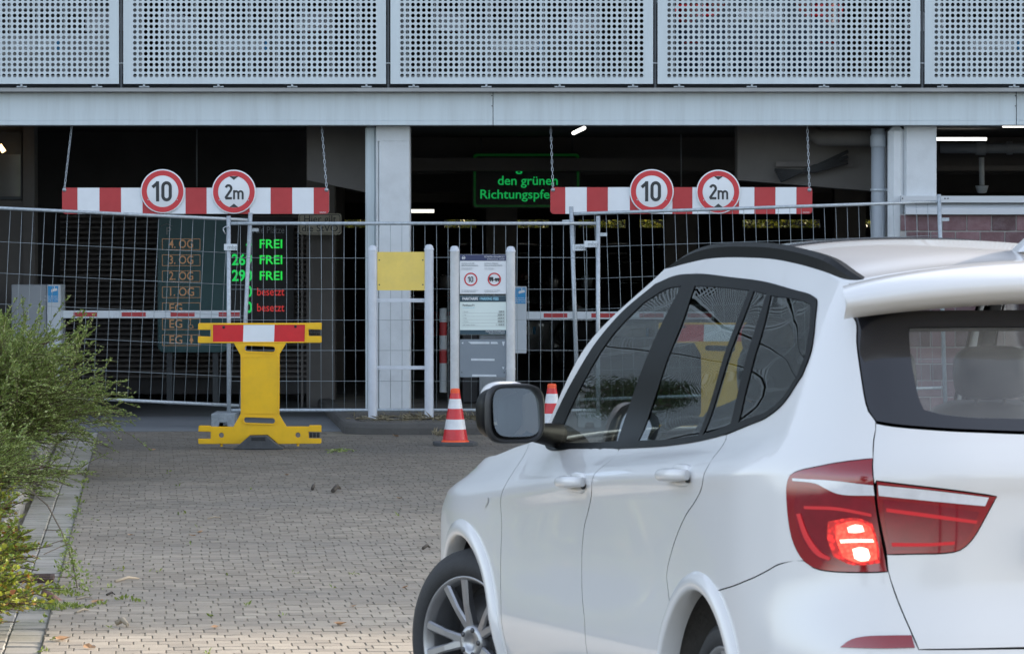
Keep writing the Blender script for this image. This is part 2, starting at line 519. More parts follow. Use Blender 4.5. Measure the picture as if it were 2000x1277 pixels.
pave = bpy.data.objects.new('pavement', None); COL.objects.link(pave)
tag(pave, 'drive of interlocking grey concrete pavers', kind='structure')
bed = MB()
ys = np.linspace(2, 38.1, 80)
vs = [(x, y, ground_z(y) - .0045) for y in ys for x in (RD_O.x - .003 - (y - 18) * math.tan(RD_A), 14)]
bed.add(vs, [(2 * i, 2 * i + 1, 2 * i + 3, 2 * i + 2) for i in range(79)])
bed.build('joint_sand', M['joint'], pave)
gb_ = MB()
gb_.add([(RD_O.x - (y - 18) * math.tan(RD_A) + dx_, y, ground_z(y) - .030) for y in ys for dx_ in (-.50, .02)], [(2 * i, 2 * i + 1, 2 * i + 3, 2 * i + 2) for i in range(79)])
gb_.build('gutter_bed', M['joint'], pave)

PXW, PYW = .110, .134
def paver_mb(mb, cx, cy, z, ang, tilt=(0, 0), width=PXW):
    """One interlocking stone: notched ends, bevelled top."""
    w, h, c = width / 2 - .0007, PYW / 2 - .0005, .0048
    ol = [(-w + c, -h), (w - c, -h), (w - .0025, -h + c), (w - .0025, h - c), (w - c, h), (-w + c, h), (-w + .0025, h - c), (-w + .0025, -h + c)]
    ca, sa = math.cos(ang), math.sin(ang)
    vs = []
    for k, (sc, dz) in enumerate(((1, -.03), (1, -.0016), (.975, 0))):
        for (x, y) in ol:
            x *= sc; y *= sc
            vs.append((cx + x * ca - y * sa, cy + x * sa + y * ca, z + dz + tilt[0] * x + tilt[1] * y))
    fs = [tuple(range(16, 24))]
    for k in range(2):
        for i in range(8):
            j = (i + 1) % 8
            fs.append((k * 8 + i, k * 8 + j, k * 8 + 8 + j, k * 8 + 8 + i))
    mb.add(vs, fs)

CAR_EDGE = lambda y: -.45 + (y - 17.5) * .10
singles = []; rest = MB()
b = -6.0; row = 0
cand = []; cut = []
while b < 21:
    a = (PXW * .5 if row % 2 else 0) + PXW * (.5 + random.Random(row * 7 + 1).uniform(-.2, .2))
    a = max(a, PXW / 2)
    if a - PXW / 2 > .018: cut.append((*road((a - PXW / 2) / 2, b), a - PXW / 2))
    while a < 12.5:
        x, y = road(a, b)
        if 11 < y < 38.02 and x < 10:
            if not (-1.75 < x < .45 and y > 37.25):
                cand.append((x, y))
        a += PXW
    b += PYW; row += 1
inview = [(y, x) for (x, y) in cand if 18.02 < y < 21.5 and abs((x) / y) < .1265 and x < CAR_EDGE(y)]
inview.sort()
near = set((x, y) for y, x in inview[:298])
proto = MB(); paver_mb(proto, 0, 0, 0, RD_A)
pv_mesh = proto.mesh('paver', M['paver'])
rr = random.Random(3)
for (x, y) in cand:
    z = ground_z(y) + rr.uniform(-.0012, .0012)
    ti = (rr.uniform(-.012, .012), rr.uniform(-.008, .008))
    if (x, y) in near:
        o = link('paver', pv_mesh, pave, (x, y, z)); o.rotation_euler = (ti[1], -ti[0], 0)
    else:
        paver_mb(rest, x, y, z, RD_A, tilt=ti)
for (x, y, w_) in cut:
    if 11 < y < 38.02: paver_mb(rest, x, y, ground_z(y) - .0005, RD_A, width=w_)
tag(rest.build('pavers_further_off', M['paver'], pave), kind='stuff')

# gutter of two rows of blocks along the left edge
gut = bpy.data.objects.new('gutter', None); COL.objects.link(gut)
tag(gut, 'gutter of two rows of pale concrete blocks beside the shrub', kind='structure')
gm = MB(); gm.box(-.0795, .0795, -.0795, .0795, -.10, 0, ch=.006); gme = gm.mesh('gutter_block', M['gutter'])
gr = MB()
b = -6.0
while b < 20.15:
    for c in (0, 1):
        a = -.083 - c * .163
        x, y = road(a, b + (.05 if c else 0))
        if y > 38.0: continue
        dz = -.010 if c == 0 else -.004
        z = ground_z(y) + dz + rr.uniform(-.004, .004)
        if 17.8 < y:
            o = link('gutter_block', gme, gut, (x, y, z)); o.rotation_euler = (rr.uniform(-.02, .02), rr.uniform(-.02, .02) + .01, RD_A + rr.uniform(-.02, .02))
        else:
            gr.box(x - .077, x + .077, y - .077, y + .077, z - .1, z, ch=.006)
    b += .163
tag(gr.build('gutter_blocks_further_off', M['gutter'], gut), kind='stuff')
# a drain grating set in the gutter
dx, dy = road(-.17, 3.75)
dr = thing('drain_grating', 'rusty slotted drain grating set in the gutter by the creeping plant', 'drain grating', (dx, dy, ground_z(dy) + .004), RD_A)
M['rust'] = mat('rusty_iron', (.085, .05, .042), .8, var=.3, vscale=20, bump=.3)
fr = MB()
for x0, x1, y0, y1 in ((-.14, .14, -.17, -.15), (-.14, .14, .15, .17), (-.14, -.12, -.15, .15), (.12, .14, -.15, .15)): fr.box(x0, x1, y0, y1, -.02, .008)
fr.build('frame', M['rust'], dr)
for k in range(9):
    q = MB(); q.box(-.12, .12, -.14 + k * .033, -.124 + k * .033, -.02, .006); q.build('bar', M['rust'], dr)
# kerb of pale stones at the planting bed
kb = thing('kerb', 'kerb of pale rough stones between the gutter and the planting bed', 'kerb')
for k in range(60):
    b = 4.0 + k * .265
    x, y = road(-.42 - rr.uniform(0, .03), b)
    if y > 37.6: break
    m_ = MB(); m_.box(-.075, .075, -.122, .122, -.1, .11 + rr.uniform(-.02, .02), ch=.02)
    o = m_.build('stone', M['kerb_pale'], kb); o.location = (x, y, ground_z(y)); o.rotation_euler = (rr.uniform(-.04, .04), rr.uniform(-.06, .06), RD_A + rr.uniform(-.08, .08))
bd = MB()
pts = [road(-.48, b) for b in np.linspace(-6, 20, 14)]
bd.add([(p[0], p[1], ground_z(p[1]) + .05) for p in pts] + [(p[0] - 9, p[1], .12) for p in pts], [(i, i + 1, 14 + i + 1, 14 + i) for i in range(13)])
tag(bd.build('planting_bed', M['soil']), 'dark soil bed under the shrubs', kind='structure')

# concrete apron in front of and inside the garage
ap = MB(); ap.add([(-12, 38.1, .004), (14, 38.1, .004), (14, 41.2, .010), (-12, 41.2, .010)], [(0, 1, 2, 3)]); ap.add([(-12, 38.1, .004), (14, 38.1, .004), (14, 38.1, -.08), (-12, 38.1, -.08)], [(0, 3, 2, 1)])
tag(ap.build('apron', M['apron']), 'smooth grey concrete strip in front of the garage', kind='structure')
fl = MB(); fl.add([(-30, 41.2, .008), (30, 41.2, .008), (30, 76, .02), (-30, 76, .02)], [(0, 1, 2, 3)])
tag(fl.build('garage_floor', M['int_floor']), 'dark garage floor', kind='structure')

# traffic island with kerb
isl = bpy.data.objects.new('traffic_island', None); COL.objects.link(isl)
tag(isl, 'low kerbed island between the two lanes', kind='structure')
XL, XR, YF, YB = -1.62, .40, 37.42, 46.0
def isl_x(x, y): return x - (y - 38.5) * math.tan(RD_A)
def corner(cx, cy, r, a0, a1, n): return [(cx + r * math.cos(a), cy + r * math.sin(a)) for a in np.linspace(a0, a1, n)]
outl = corner(XL + .36, YF + .36, .36, math.pi, 1.5 * math.pi, 7) + corner(XR - .30, YF + .30, .30, 1.5 * math.pi, 2 * math.pi, 6)
front = [(XL, y) for y in (46, 45, 44, 43, 42, 41, 40, 39, 38.4)] + outl + [(XR, y) for y in (38.4, 39, 40, 41, 42)]
front = [(isl_x(x, y), y) for x, y in front]
KW = .13
def inward(pts, d):
    out = []
    for i, p in enumerate(pts):
        a = Vector(pts[max(i - 1, 0)]); c = Vector(pts[min(i + 1, len(pts) - 1)])
        t = (c - a).normalized(); n = Vector((-t.y, t.x)); out.append((p[0] + n.x * d, p[1] + n.y * d))
    return out
inn = inward(front, KW)
dens = []
for i in range(len(front) - 1):
    dens.append((front[i], front[i + 1], inn[i], inn[i + 1]))
ht = .105
groups_ = []
acc = []; L_ = 0
for seg in dens:
    l = (Vector(seg[1]) - Vector(seg[0])).length
    n = max(1, int(round(l / .95)))
    for k in range(n):
        f0, f1 = k / n, (k + 1) / n
        lp = lambda p, q, f: (p[0] + (q[0] - p[0]) * f, p[1] + (q[1] - p[1]) * f)
        acc.append((lp(seg[0], seg[1], f0), lp(seg[0], seg[1], f1), lp(seg[2], seg[3], f0), lp(seg[2], seg[3], f1))); L_ += l / n
        if L_ > .72:
            groups_.append(acc); acc = []; L_ = 0
if acc: groups_.append(acc)
for acc in groups_:
    k = MB()
    n = len(acc)
    prof = []
    P = [s_[0] for s_ in acc] + [acc[-1][1]]; Q = [s_[2] for s_ in acc] + [acc[-1][3]]
    vs = []
    for p, q in zip(P, Q):
        p = Vector(p); q = Vector(q); d = (q - p)
        for f, z in ((-.02, -.1), (.0, ht * .55), (.10, ht - .012), (.25, ht), (.985, ht), (1.0, -.1)):
            r = p + d * f; vs.append((r.x, r.y, z))
    fs = [(i * 6 + j, (i + 1) * 6 + j, (i + 1) * 6 + j + 1, i * 6 + j + 1) for i in range(n) for j in range(5)]
    fs += [(0, 1, 2, 3, 4, 5), tuple(n * 6 + j for j in (5, 4, 3, 2, 1, 0))]
    k.add(vs, fs); k.build('kerb_stone', M['kerb'], isl, fix=True)
top = MB(); top.add([(p[0], p[1], ht - .012) for p in inn], [tuple(range(len(inn)))])
M['island'] = mat('island_paving', (.075, .07, .062), .9, var=.3, vscale=5, bump=.4, bscale=50, dirt=(.22, .20, .14), dscale=3, damt=.6)
top.build('paving', M['island'], isl, fix=True)
ip = MB()
for i in range(26):
    for j in range(18):
        x = -1.42 + i * .07 + (.0 if j % 2 else .035); y = 37.75 + j * .10
        if y < 37.95 and (x < -1.25 or x > .15): continue
        ip.box(isl_x(x, y) - .032, isl_x(x, y) + .032, y - .047, y + .047, ht - .02, ht - .003 + rr.uniform(-.004, .004), ch=.006)
tag(ip.build('paving_stones', M['island'], isl), kind='stuff')
# ---------------------------------------------------------------- the parking garage
bld = thing('parking_garage', 'grey parking garage with perforated metal panels above two dark entry lanes', 'parking garage')
FY = 40.0
def bpart(name, m, *boxes, ch=0.0, parent=bld):
    b = MB()
    for q in boxes: b.box(*q, ch=ch)
    return b.build(name, m, parent)
# perforated panels -----------------------------------------------------------
PW, PH, PITCH, HR = 2.562, 2.70, .0531, .0190
def panel_mesh():
    nx = int((PW - .13) / PITCH); nz = int((PH - .12) / PITCH)
    x0 = (PW - nx * PITCH) / 2; z0 = .054
    n = 10
    V = []; Fc = []; mats_ = []
    cell = [(-1, -1), (-.33, -1), (.33, -1), (1, -1), (1, -.0), (1, 1), (.33, 1), (-.33, 1), (-1, 1), (-1, 0)]
    h = PITCH / 2
    ang = [math.atan2(q[1], q[0]) for q in cell]
    idx = {}
    def vid(x, z):
        k = (round(x * 1e5), round(z * 1e5))
        if k not in idx:
            idx[k] = len(V); V.append((x, 0, z))
        return idx[k]
    for i in range(nx):
        for j in range(nz):
            cx, cz = x0 + (i + .5) * PITCH, z0 + (j + .5) * PITCH
            oc = [vid(cx + q[0] * h, cz + q[1] * h) for q in cell]
            o = len(V)
            for a in ang: V.append((cx + HR * math.cos(a), 0, cz + HR * math.sin(a)))
            for a in ang: V.append((cx + HR * math.cos(a), .004, cz + HR * math.sin(a)))
            for k in range(n):
                k2 = (k + 1) % n
                Fc.append((oc[k], oc[k2], o + k2, o + k))
                Fc.append((o + k, o + k2, o + n + k2, o + n + k))
    xe, ze = x0 + nx * PITCH, z0 + nz * PITCH
    for (a, b_, c, d) in ((0, PW, 0, z0), (0, PW, ze, PH), (0, x0, z0, ze), (xe, PW, z0, ze)):
        o = len(V); V += [(a, 0, c), (b_, 0, c), (b_, 0, d), (a, 0, d)]; Fc.append((o, o + 1, o + 2, o + 3))
    # folded edges
    o = len(V); V += [(0, 0, 0), (PW, 0, 0), (PW, 0, PH), (0, 0, PH), (0, .05, 0), (PW, .05, 0), (PW, .05, PH), (0, .05, PH)]
    Fc += [(o, o + 4, o + 5, o + 1), (o + 1, o + 5, o + 6, o + 2), (o + 2, o + 6, o + 7, o + 3), (o + 3, o + 7, o + 4, o)]
    me = bpy.data.meshes.new('perforated_panel'); me.from_pydata(V, [], Fc); me.materials.append(M['facade']); me.update()
    return me
pm = panel_mesh()
fm = MB()
M['stud'] = mat('panel_stud', (.40, .43, .45), .6, var=.1)
fm.box(.02, PW - .02, .05, .075, .03, .085)
for k in range(10): fm.box(.165 + k * .2655 - .008, .165 + k * .2655 + .008, .06, .085, .09, PH - .05)
fm.box(.012, .16, .10, .12, .1, PH - .05)
fme = fm.mesh('panel_frame', M['stud'])
PITCHX = 2.606
X0 = PX(242, FY)                           # left edge of the panel right of the first joint
LEVELS = [3.302, 6.15, 9.0, 11.85]
for lv, z in enumerate(LEVELS):
    for k in range(-9, 5):
        if lv and k > 1: continue
        o = link('perforated_panel', pm, bld, (X0 + k * PITCHX, FY, z))
        if lv == 0 and -2 < k < 4: link('frame', fme, o)
# dark uprights in the joints, with a small clip each
for k in range(-2, 4):
    x = X0 + k * PITCHX - .022
    bpart('joint_post', M['dark_steel'], (x - .010, x + .010, FY + .012, FY + .05, 3.25, 6.0))
    bpart('joint_clip', M['galv'], (x - .021, x + .021, FY - .001, FY + .010, 3.50, 3.508))
# ledge, gap and fascia beam
b1, b2 = PX(963, FY + .1), PX(1984, FY + .1)
bpart('ledge', M['ledge'], (-24, 46, FY - .03, FY + .3, 3.226, 3.262))
bpart('gap_back', M['dark_steel'], (-24, 46, FY + .46, FY + .30, 3.264, 3.36))
for (x0, x1) in ((-24, b1 - .003), (b1 + .003, b2 - .003), (b2 + .003, 46)):
    f = MB(); f.box(x0, x1, FY + .1, FY + .42, 2.948, 3.224, ch=.004); f.box(x0, x1, FY + .092, FY + .42, 2.902, 2.9475, ch=.004)
    f.build('fascia_beam', M['beam'], bld)
for k, u in enumerate((43, 190, 282, 427, 571, 716, 808, 950, 1093, 1236, 1326, 1468, 1609, 1750, 1840, 1980)):
    x = PX(u, FY)
    q = MB(); q.box(x - .010, x + .010, FY - .004, FY + .03, 3.277, 3.297, ch=.003); q.box(x - .05, x + .05, FY + .02, FY + .06, 3.27, 3.281); q.build('bracket', M['galv'], bld)
for z in (3.19, 3.09, 2.93):
    for xx in (b1 - .01, b2 - .01):
        q = MB(); q.lathe([(.006, 0), (.006, -.004), (0, -.005)], 8, c=(xx, FY + .099, z), axis='y'); q.build('rivet', M['dark_steel'], bld)
# columns
CY = 40.28
def xs(u): return PX(u, CY)
c = MB(); c.box(xs(740), xs(801), CY, CY + .45, .0, 2.9, ch=.012); c.box(xs(734.5), xs(738.6), CY + .002, CY + .45, .0, 2.9, ch=.006); c.box(xs(738), xs(741), CY + .03, CY + .40, .0, 2.9)
c.box(xs(735.5), xs(800.2), CY - .004, CY + .3, 2.75, 2.9, ch=.003)
c.build('column', M['column'], bld)
c = MB(); c.box(xs(713), xs(734), CY + .10, CY + .40, .1, 2.9, ch=.02); c.build('column_flank', M['beam'], bld)
c = MB(); c.box(xs(1735), xs(1767.2), CY, CY + .5, 0, 2.9, ch=.05); c.box(xs(1769), xs(1828.5), CY, CY + .5, 0, 2.9, ch=.008); c.box(xs(1766), xs(1770), CY + .03, CY + .45, 0, 2.9)
c.build('column', M['column'], bld)
bpart('column', M['int_conc'], (-5.75, -5.35, CY, CY + .5, 0, 2.9))
# drainpipe with a clamp
c = MB(); px_ = xs(1717.5)
c.tube([(px_, CY + .18, 0), (px_, CY + .18, 2.88)], .068, 20); c.lathe([(.075, 2.70), (.078, 2.72), (.078, 2.80), (.070, 2.82)], 20, c=(px_, CY + .18, 0))
dp = c.build('drainpipe', M['pipe'], bld)
c = MB(); c.lathe([(.071, 2.262), (.077, 2.264), (.077, 2.286), (.071, 2.288)], 20, c=(px_, CY + .18, 0)); c.box(px_ + .07, px_ + .13, CY + .16, CY + .20, 2.262, 2.288); c.build('clamp', M['galv'], dp)
c = MB(); c.tube([(px_, CY + .42, 2.80), (px_ - .25, CY + .52, 2.80), (px_ - .55, CY + .52, 2.80), (px_ - .62, CY + .60, 2.86)], .085, 14); c.build('drain_elbow', M['int_conc'], bld)
# haunches beside the columns (concrete brackets deepening towards the column)
def haunch(u0, u1, v0, v1, y0, y1, nm='haunch'):
    h = MB(); h.prism([(PX(u0, y0), 2.98), (PX(u1, y0), 2.98), (PX(u1, y0), PZ(v1, y0)), (PX(u0, y0), PZ(v0, y0))], 'y', y0, y1); h.build(nm, M['int_conc'], bld, fix=True)
haunch(600, 716, 352, 376, 41.2, 41.7)
haunch(1440, 1712, 352, 374, 41.2, 41.7)
# brick parapet with sill
xw0, xw1 = xs(1757), 9.2
wall = bpart('brick_wall', M['mortar'], (xw0, xw1, CY - .050, CY + .30, 0, 2.035))
bw, bh = .2425, .1625
bm_ = MB(); bm_.box(-bw / 2 + .006, bw / 2 - .006, -.012, .05, -bh / 2 + .006, bh / 2 - .006, ch=.004); bme = bm_.mesh('brick', M['brick'])
zt = PZ(419.5, CY - .06)
for r in range(12):
    z = zt - bh / 2 - r * bh
    off = xs(1742) if r % 2 == 0 else xs(1768)
    for k in range(22):
        x = off + (k + .5) * bw
        if x - bw / 2 < xw0 - .001:
            w = (x + bw / 2) - xw0
            if w < .03: continue
            h_ = MB(); h_.box(xw0 + .002, x + bw / 2 - .006, CY - .062, CY - .0, z - bh / 2 + .006, z + bh / 2 - .006, ch=.004); h_.build('brick', M['brick'], wall); continue
        if x + bw / 2 > xw1: continue
        link('brick', bme, wall, (x, CY - .05, z))
M['sill'] = mat('sill_paint', (.52, .55, .58), .45, var=.05, vscale=5, aniso=(.3, 1, 1))
sl = MB(); y_ = CY - .06
sl.prism([(y_ - .08, PZ(396, y_)), (y_ - .08, PZ(383, y_)), (y_ + .3, PZ(383, y_)), (y_ + .3, PZ(396, y_))], 'x', xs(1757), 9.2)
sl.build('sill_rail', M['sill'], bld, fix=True)
sl = MB(); sl.prism([(y_ - .075, PZ(419, y_)), (y_ - .075, PZ(408, y_)), (y_ + .02, PZ(396.5, y_)), (y_ + .3, PZ(396.5, y_)), (y_ + .3, PZ(419, y_))], 'x', xs(1766), 9.2)
sl.build('sill', M['sill'], bld, fix=True)
for u in (1757.5, 1840, 1846):
    q = MB(); q.lathe([(.007, 0), (.007, -.004), (0, -.005)], 8, c=(xs(u) + .01, y_ - .08, PZ(388, y_)), axis='y'); q.build('rivet', M['dark_steel'], bld)
# shell: deck slabs, roof, side and back walls
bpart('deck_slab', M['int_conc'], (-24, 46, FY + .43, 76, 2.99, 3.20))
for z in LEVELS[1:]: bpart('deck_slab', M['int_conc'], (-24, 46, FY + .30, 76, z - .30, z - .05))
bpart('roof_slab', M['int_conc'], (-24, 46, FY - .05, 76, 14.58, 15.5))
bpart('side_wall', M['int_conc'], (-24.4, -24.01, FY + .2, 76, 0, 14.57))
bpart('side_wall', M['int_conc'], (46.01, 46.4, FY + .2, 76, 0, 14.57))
BY = 76.0
ops = [(560, 720), (868, 930), (973, 1072), (1130, 1222), (1249, 1298), (1450, 1602), (1680, 1716)]
zb, zt_ = PZ(445, BY), PZ(429, BY)
w = MB()
w.box(-24, 46, BY, BY + .3, 0, zb); w.box(-24, 46, BY, BY + .3, zt_ + .0, 14.57)
e_ = [-24] + [PX(u, BY) for o_ in ops for u in o_] + [46]
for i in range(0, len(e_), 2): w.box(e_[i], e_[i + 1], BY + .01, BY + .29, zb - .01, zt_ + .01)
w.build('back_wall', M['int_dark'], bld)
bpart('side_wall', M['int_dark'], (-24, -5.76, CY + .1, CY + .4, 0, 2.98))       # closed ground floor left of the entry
# downstand beams across the lanes and lengthwise
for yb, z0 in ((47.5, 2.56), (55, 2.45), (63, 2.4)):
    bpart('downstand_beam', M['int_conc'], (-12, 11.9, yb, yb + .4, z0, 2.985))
for u, y0 in ((385, 44), (1610, 50), (1330, 46)):
    q = MB(); q.tube([(PX(u, y0), y0, 2.98), (PX(u, y0), y0, PZ(365, y0))], .009, 6); q.build('hanger_rod', M['pipe'], bld)
for yb in (52, 60, 68):
    for u in (300, 640, 980, 1330, 1660): 
        x = PX(u, yb); bpart('inner_column', M['int_conc'], (x - .2, x + .2, yb, yb + .4, .01, 2.98))
x = PX(628, 43.6); bpart('inner_column', M['int_conc'], (x - .16, x + .14, 43.6, 44.0, .01, 2.98))
# louvred wall behind the level board
LY = 45.0
lw = bpart('louvre_wall', M['int_dark'], (PX(66, LY), PX(612, LY), LY + .06, LY + .12, .1, 2.98))
lm = MB(); lx0, lx1 = PX(118, LY), PX(612, LY)
lm.prism([(LY - .02, -.020), (LY - .02, .004), (LY + .05, .026), (LY + .05, .002)], 'x', lx0, lx1)
lme = lm.mesh('slat', M['slat'])
k = 0; z = .30
while z < 2.12:
    link('slat', lme, lw, (0, 0, z)); z += .0585
# left wall with a dark-framed window
q = MB(); WY = 42.2
q.box(PX(46, WY), PX(68, WY), WY, WY + .3, 0, 2.98); q.box(-6.6, PX(46, WY), WY + .02, WY + .3, 0, PZ(392, WY)); q.box(-6.6, PX(46, WY), WY + .1, WY + .3, PZ(392, WY), 2.98)
lwall = q.build('booth_wall', M['int_conc'], bld)
bpart('window_frame', M['dark_steel'], (-6.5, PX(42, WY), WY + .06, WY + .099, PZ(390, WY), 2.9), parent=bld)
M['pane'] = mat('mirroring_pane', (.16, .165, .16), .12, var=.25, vscale=1.2, coat=1)
bpart('window_pane', M['pane'], (-6.45, PX(40, WY), WY + .045, WY + .055, PZ(384, WY), PZ(302, WY)), parent=bld)
# pipes and cable tray seen through the right-hand opening and lane
q = MB(); y = 43.0
q.tube([(PX(1836, y), y, PZ(290, y)), (PX(1990, y), y, PZ(290, y)), (PX(2200, y), y, PZ(290, y))], .055, 14)
q.lathe([(.075, 0), (.075, .10)], 14, c=(PX(1905, y), y, PZ(290, y)), axis='x'); q.lathe([(.07, 0), (.07, .06)], 14, c=(PX(1965, y), y, PZ(290, y)), axis='x')
q.build('sprinkler_pipe', M['pipe'], bld)
q = MB(); q.tube([(PX(1916, y), y, PZ(308, y)), (PX(1917, y), y, PZ(362, y))], .028, 12); q.lathe([(.07, PZ(363, y)), (.05, PZ(376, y)), (.03, PZ(378, y)), (0, PZ(378, y))], 16, c=(PX(1917, y), y, 0)); q.build('detector', M['cabinet_light'], bld, fix=True)
def tray(u0, u1, v, y):
    q = MB(); q.box(PX(u0, y), PX(u1, y), y, y + .2, PZ(v + 5, y), PZ(v + 3, y)); q.box(PX(u0, y), PX(u1, y), y - .01, y, PZ(v + 5, y), PZ(v - 5, y)); q.build('cable_tray', M['slat'], bld)
tray(1830, 2050, 329, 44.0); tray(1515, 1665, 321, 41.15)
q = MB(); y = 41.1
for k in range(7):
    q.tube([(PX(1512, y) + k * .01, y - .02, PZ(332, y) - .02 * k), (PX(1590, y), y - .03, PZ(336 - 2 * k, y)), (PX(1655, y), y - .03, PZ(318 - 5 * k % 14, y) + .03 * (k % 3))], .016, 6)
q.build('cable_bundle', M['rubber'], bld)
# lit tubes
def tube(u0, v0, u1, v1, y0, y1, r, m, name='fluorescent_tube'):
    q = MB(); q.tube([(PX(u0, y0), y0, PZ(v0, y0)), (PX(u1, y1), y1, PZ(v1, y1))], r, 10); return q.build(name, m, bld)
tube(1120, 260.5, 1141, 250.5, 42.0, 42.5, .019, M['tube'])
tube(1826, 272, 1926, 272, 44.4, 44.4, .017, M['tube']); tube(1957, 246.5, 2060, 246.5, 43.4, 43.4, .016, M['tube'])
tube(800, 412.5, 848, 412.5, 62, 62, .028, M['tube_dim']); tube(0, 284, 9, 297, 41.9, 41.9, .025, M['tube_warm'])
q = MB(); q.lathe([(.045, 0), (.05, -.03), (.02, -.05), (0, -.05)], 14, c=(PX(421, 46), 46, PZ(272, 46)), axis='y'); q.build('detector', M['cream_sign'], bld)
# ---------------------------------------------------------------- body surface of the car (car axes: x forward from the rear axle, y left, z up)
S_K = np.array([0, .4, .68, .86, 1.05, 1.55, 2.25, 2.95, 3.85, 4.55, 5.1, 5.45, 5.8, 6.2])
T_K = np.array([0, .22, .5, .70, .78, .92, 1.2, 1.55])
NET = np.array([
 # bottom edge
 [(-.93,0,.26),(-.92,.4,.26),(-.88,.66,.26),(-.78,.80,.26),(-.6,.86,.26),(-.25,.87,.24),(.45,.87,.22),(1.15,.87,.22),(2.0,.87,.22),(2.7,.86,.22),(3.2,.84,.24),(3.45,.70,.24),(3.57,.4,.24),(3.6,0,.24)],
 # bumper and sill swell
 [(-1.0,0,.5),(-.985,.4,.5),(-.93,.67,.5),(-.80,.83,.5),(-.58,.905,.5),(-.25,.92,.48),(.45,.917,.45),(1.15,.915,.45),(2.0,.915,.45),(2.7,.91,.45),(3.2,.88,.45),(3.48,.73,.45),(3.61,.4,.45),(3.65,0,.45)],
 # waist of the doors
 [(-.935,0,.74),(-.925,.38,.74),(-.88,.64,.74),(-.77,.80,.75),(-.57,.885,.76),(-.25,.92,.74),(.45,.905,.72),(1.15,.898,.70),(2.0,.905,.66),(2.7,.92,.64),(3.2,.88,.66),(3.46,.74,.66),(3.6,.4,.66),(3.64,0,.66)],
 # under the shoulder
 [(-.935,0,.965),(-.92,.38,.965),(-.862,.66,.97),(-.752,.810,.975),(-.555,.885,.98),(-.25,.921,.965),(.45,.918,.935),(1.15,.914,.90),(2.0,.915,.835),(2.7,.925,.79),(3.17,.885,.78),(3.43,.745,.75),(3.57,.4,.75),(3.62,0,.75)],
 # shoulder line
 [(-.945,0,1.035),(-.93,.38,1.035),(-.868,.655,1.035),(-.752,.806,1.04),(-.545,.883,1.045),(-.25,.926,1.03),(.45,.932,1.005),(1.15,.930,.968),(2.0,.926,.90),(2.7,.918,.86),(3.15,.87,.85),(3.40,.72,.81),(3.55,.4,.81),(3.6,0,.81)],
 # belt
 [(-.875,0,1.17),(-.86,.36,1.17),(-.815,.60,1.175),(-.72,.745,1.18),(-.52,.825,1.17),(-.22,.825,1.15),(.45,.815,1.11),(1.15,.81,1.075),(2.15,.80,1.055),(2.7,.79,1.0),(3.15,.755,.945),(3.36,.61,.895),(3.45,.35,.88),(3.5,0,.885)],
 # middle of the windows
 [(-.72,0,1.40),(-.71,.34,1.40),(-.675,.57,1.40),(-.61,.67,1.40),(-.47,.722,1.40),(-.22,.735,1.40),(.4,.74,1.39),(1.0,.735,1.39),(1.93,.72,1.40),(0,0,0),(0,0,0),(0,0,0),(0,0,0),(0,0,0)],
 # roof rail line
 [(-.55,0,1.60),(-.54,.32,1.60),(-.51,.52,1.60),(-.47,.595,1.60),(-.38,.61,1.605),(-.17,.595,1.643),(.35,.59,1.69),(.8,.585,1.70),(1.40,.59,1.668),(0,0,0),(0,0,0),(0,0,0),(0,0,0),(0,0,0)],
], float)
for _i in (6, 7):
    NET[_i, 9] = 2 * NET[_i, 8] - NET[_i, 7]
    for _j in range(10, 14):
        NET[_i, _j] = NET[_i - 1, _j] * np.array([1, .86, 1]) + np.array([-.12, 0, .25])

def pchip_w(K, x):
    """Interval index and local parameter for knots K."""
    i = np.clip(np.searchsorted(K, x, side='right') - 1, 0, len(K) - 2)
    h = K[i + 1] - K[i]
    return i, h, (x - K[i]) / h

def pchip_slopes(K, Y):
    h = np.diff(K); h = h.reshape((-1,) + (1,) * (Y.ndim - 1))
    d = np.diff(Y, axis=0) / h
    m = np.zeros_like(Y)
    w1 = 2 * h[1:] + h[:-1]; w2 = h[1:] + 2 * h[:-1]
    with np.errstate(divide='ignore', invalid='ignore'):
        hm = (w1 + w2) / (w1 / d[:-1] + w2 / d[1:])
    m[1:-1] = np.where(d[:-1] * d[1:] > 0, hm, 0)
    m[0] = d[0]; m[-1] = d[-1]
    return m

def herm(K, Y, Ms, x):
    i, h, u = pchip_w(K, x)
    h = h[:, None]; u = u[:, None]
    return ((2 * u**3 - 3 * u**2 + 1) * Y[i] + (u**3 - 2 * u**2 + u) * h * Ms[i] +
            (-2 * u**3 + 3 * u**2) * Y[i + 1] + (u**3 - u**2) * h * Ms[i + 1])

def make_surf(net, SK, TK):
    """Tensor surface through the control points; s may be negative (mirrored across the car)."""
    mirrored = np.concatenate([net[:, :0:-1] * np.array([1, -1, 1]), net], axis=1)
    SK2 = np.concatenate([-SK[:0:-1], SK])
    row_m = [pchip_slopes(SK2, mirrored[r]) for r in range(net.shape[0])]
    def f(s, t):
        s = np.atleast_1d(np.asarray(s, float)); t = np.atleast_1d(np.asarray(t, float))
        rows = np.stack([herm(SK2, mirrored[r], row_m[r], s) for r in range(net.shape[0])])      # rows x n x 3
        mt = pchip_slopes(TK, rows)
        i, h, u = pchip_w(TK, t)
        n = np.arange(len(t)); h = h[:, None]; u = u[:, None]
        return ((2 * u**3 - 3 * u**2 + 1) * rows[i, n] + (u**3 - 2 * u**2 + u) * h * mt[i, n] +
                (-2 * u**3 + 3 * u**2) * rows[i + 1, n] + (u**3 - u**2) * h * mt[i + 1, n])
    return f
body = make_surf(NET, S_K, T_K)
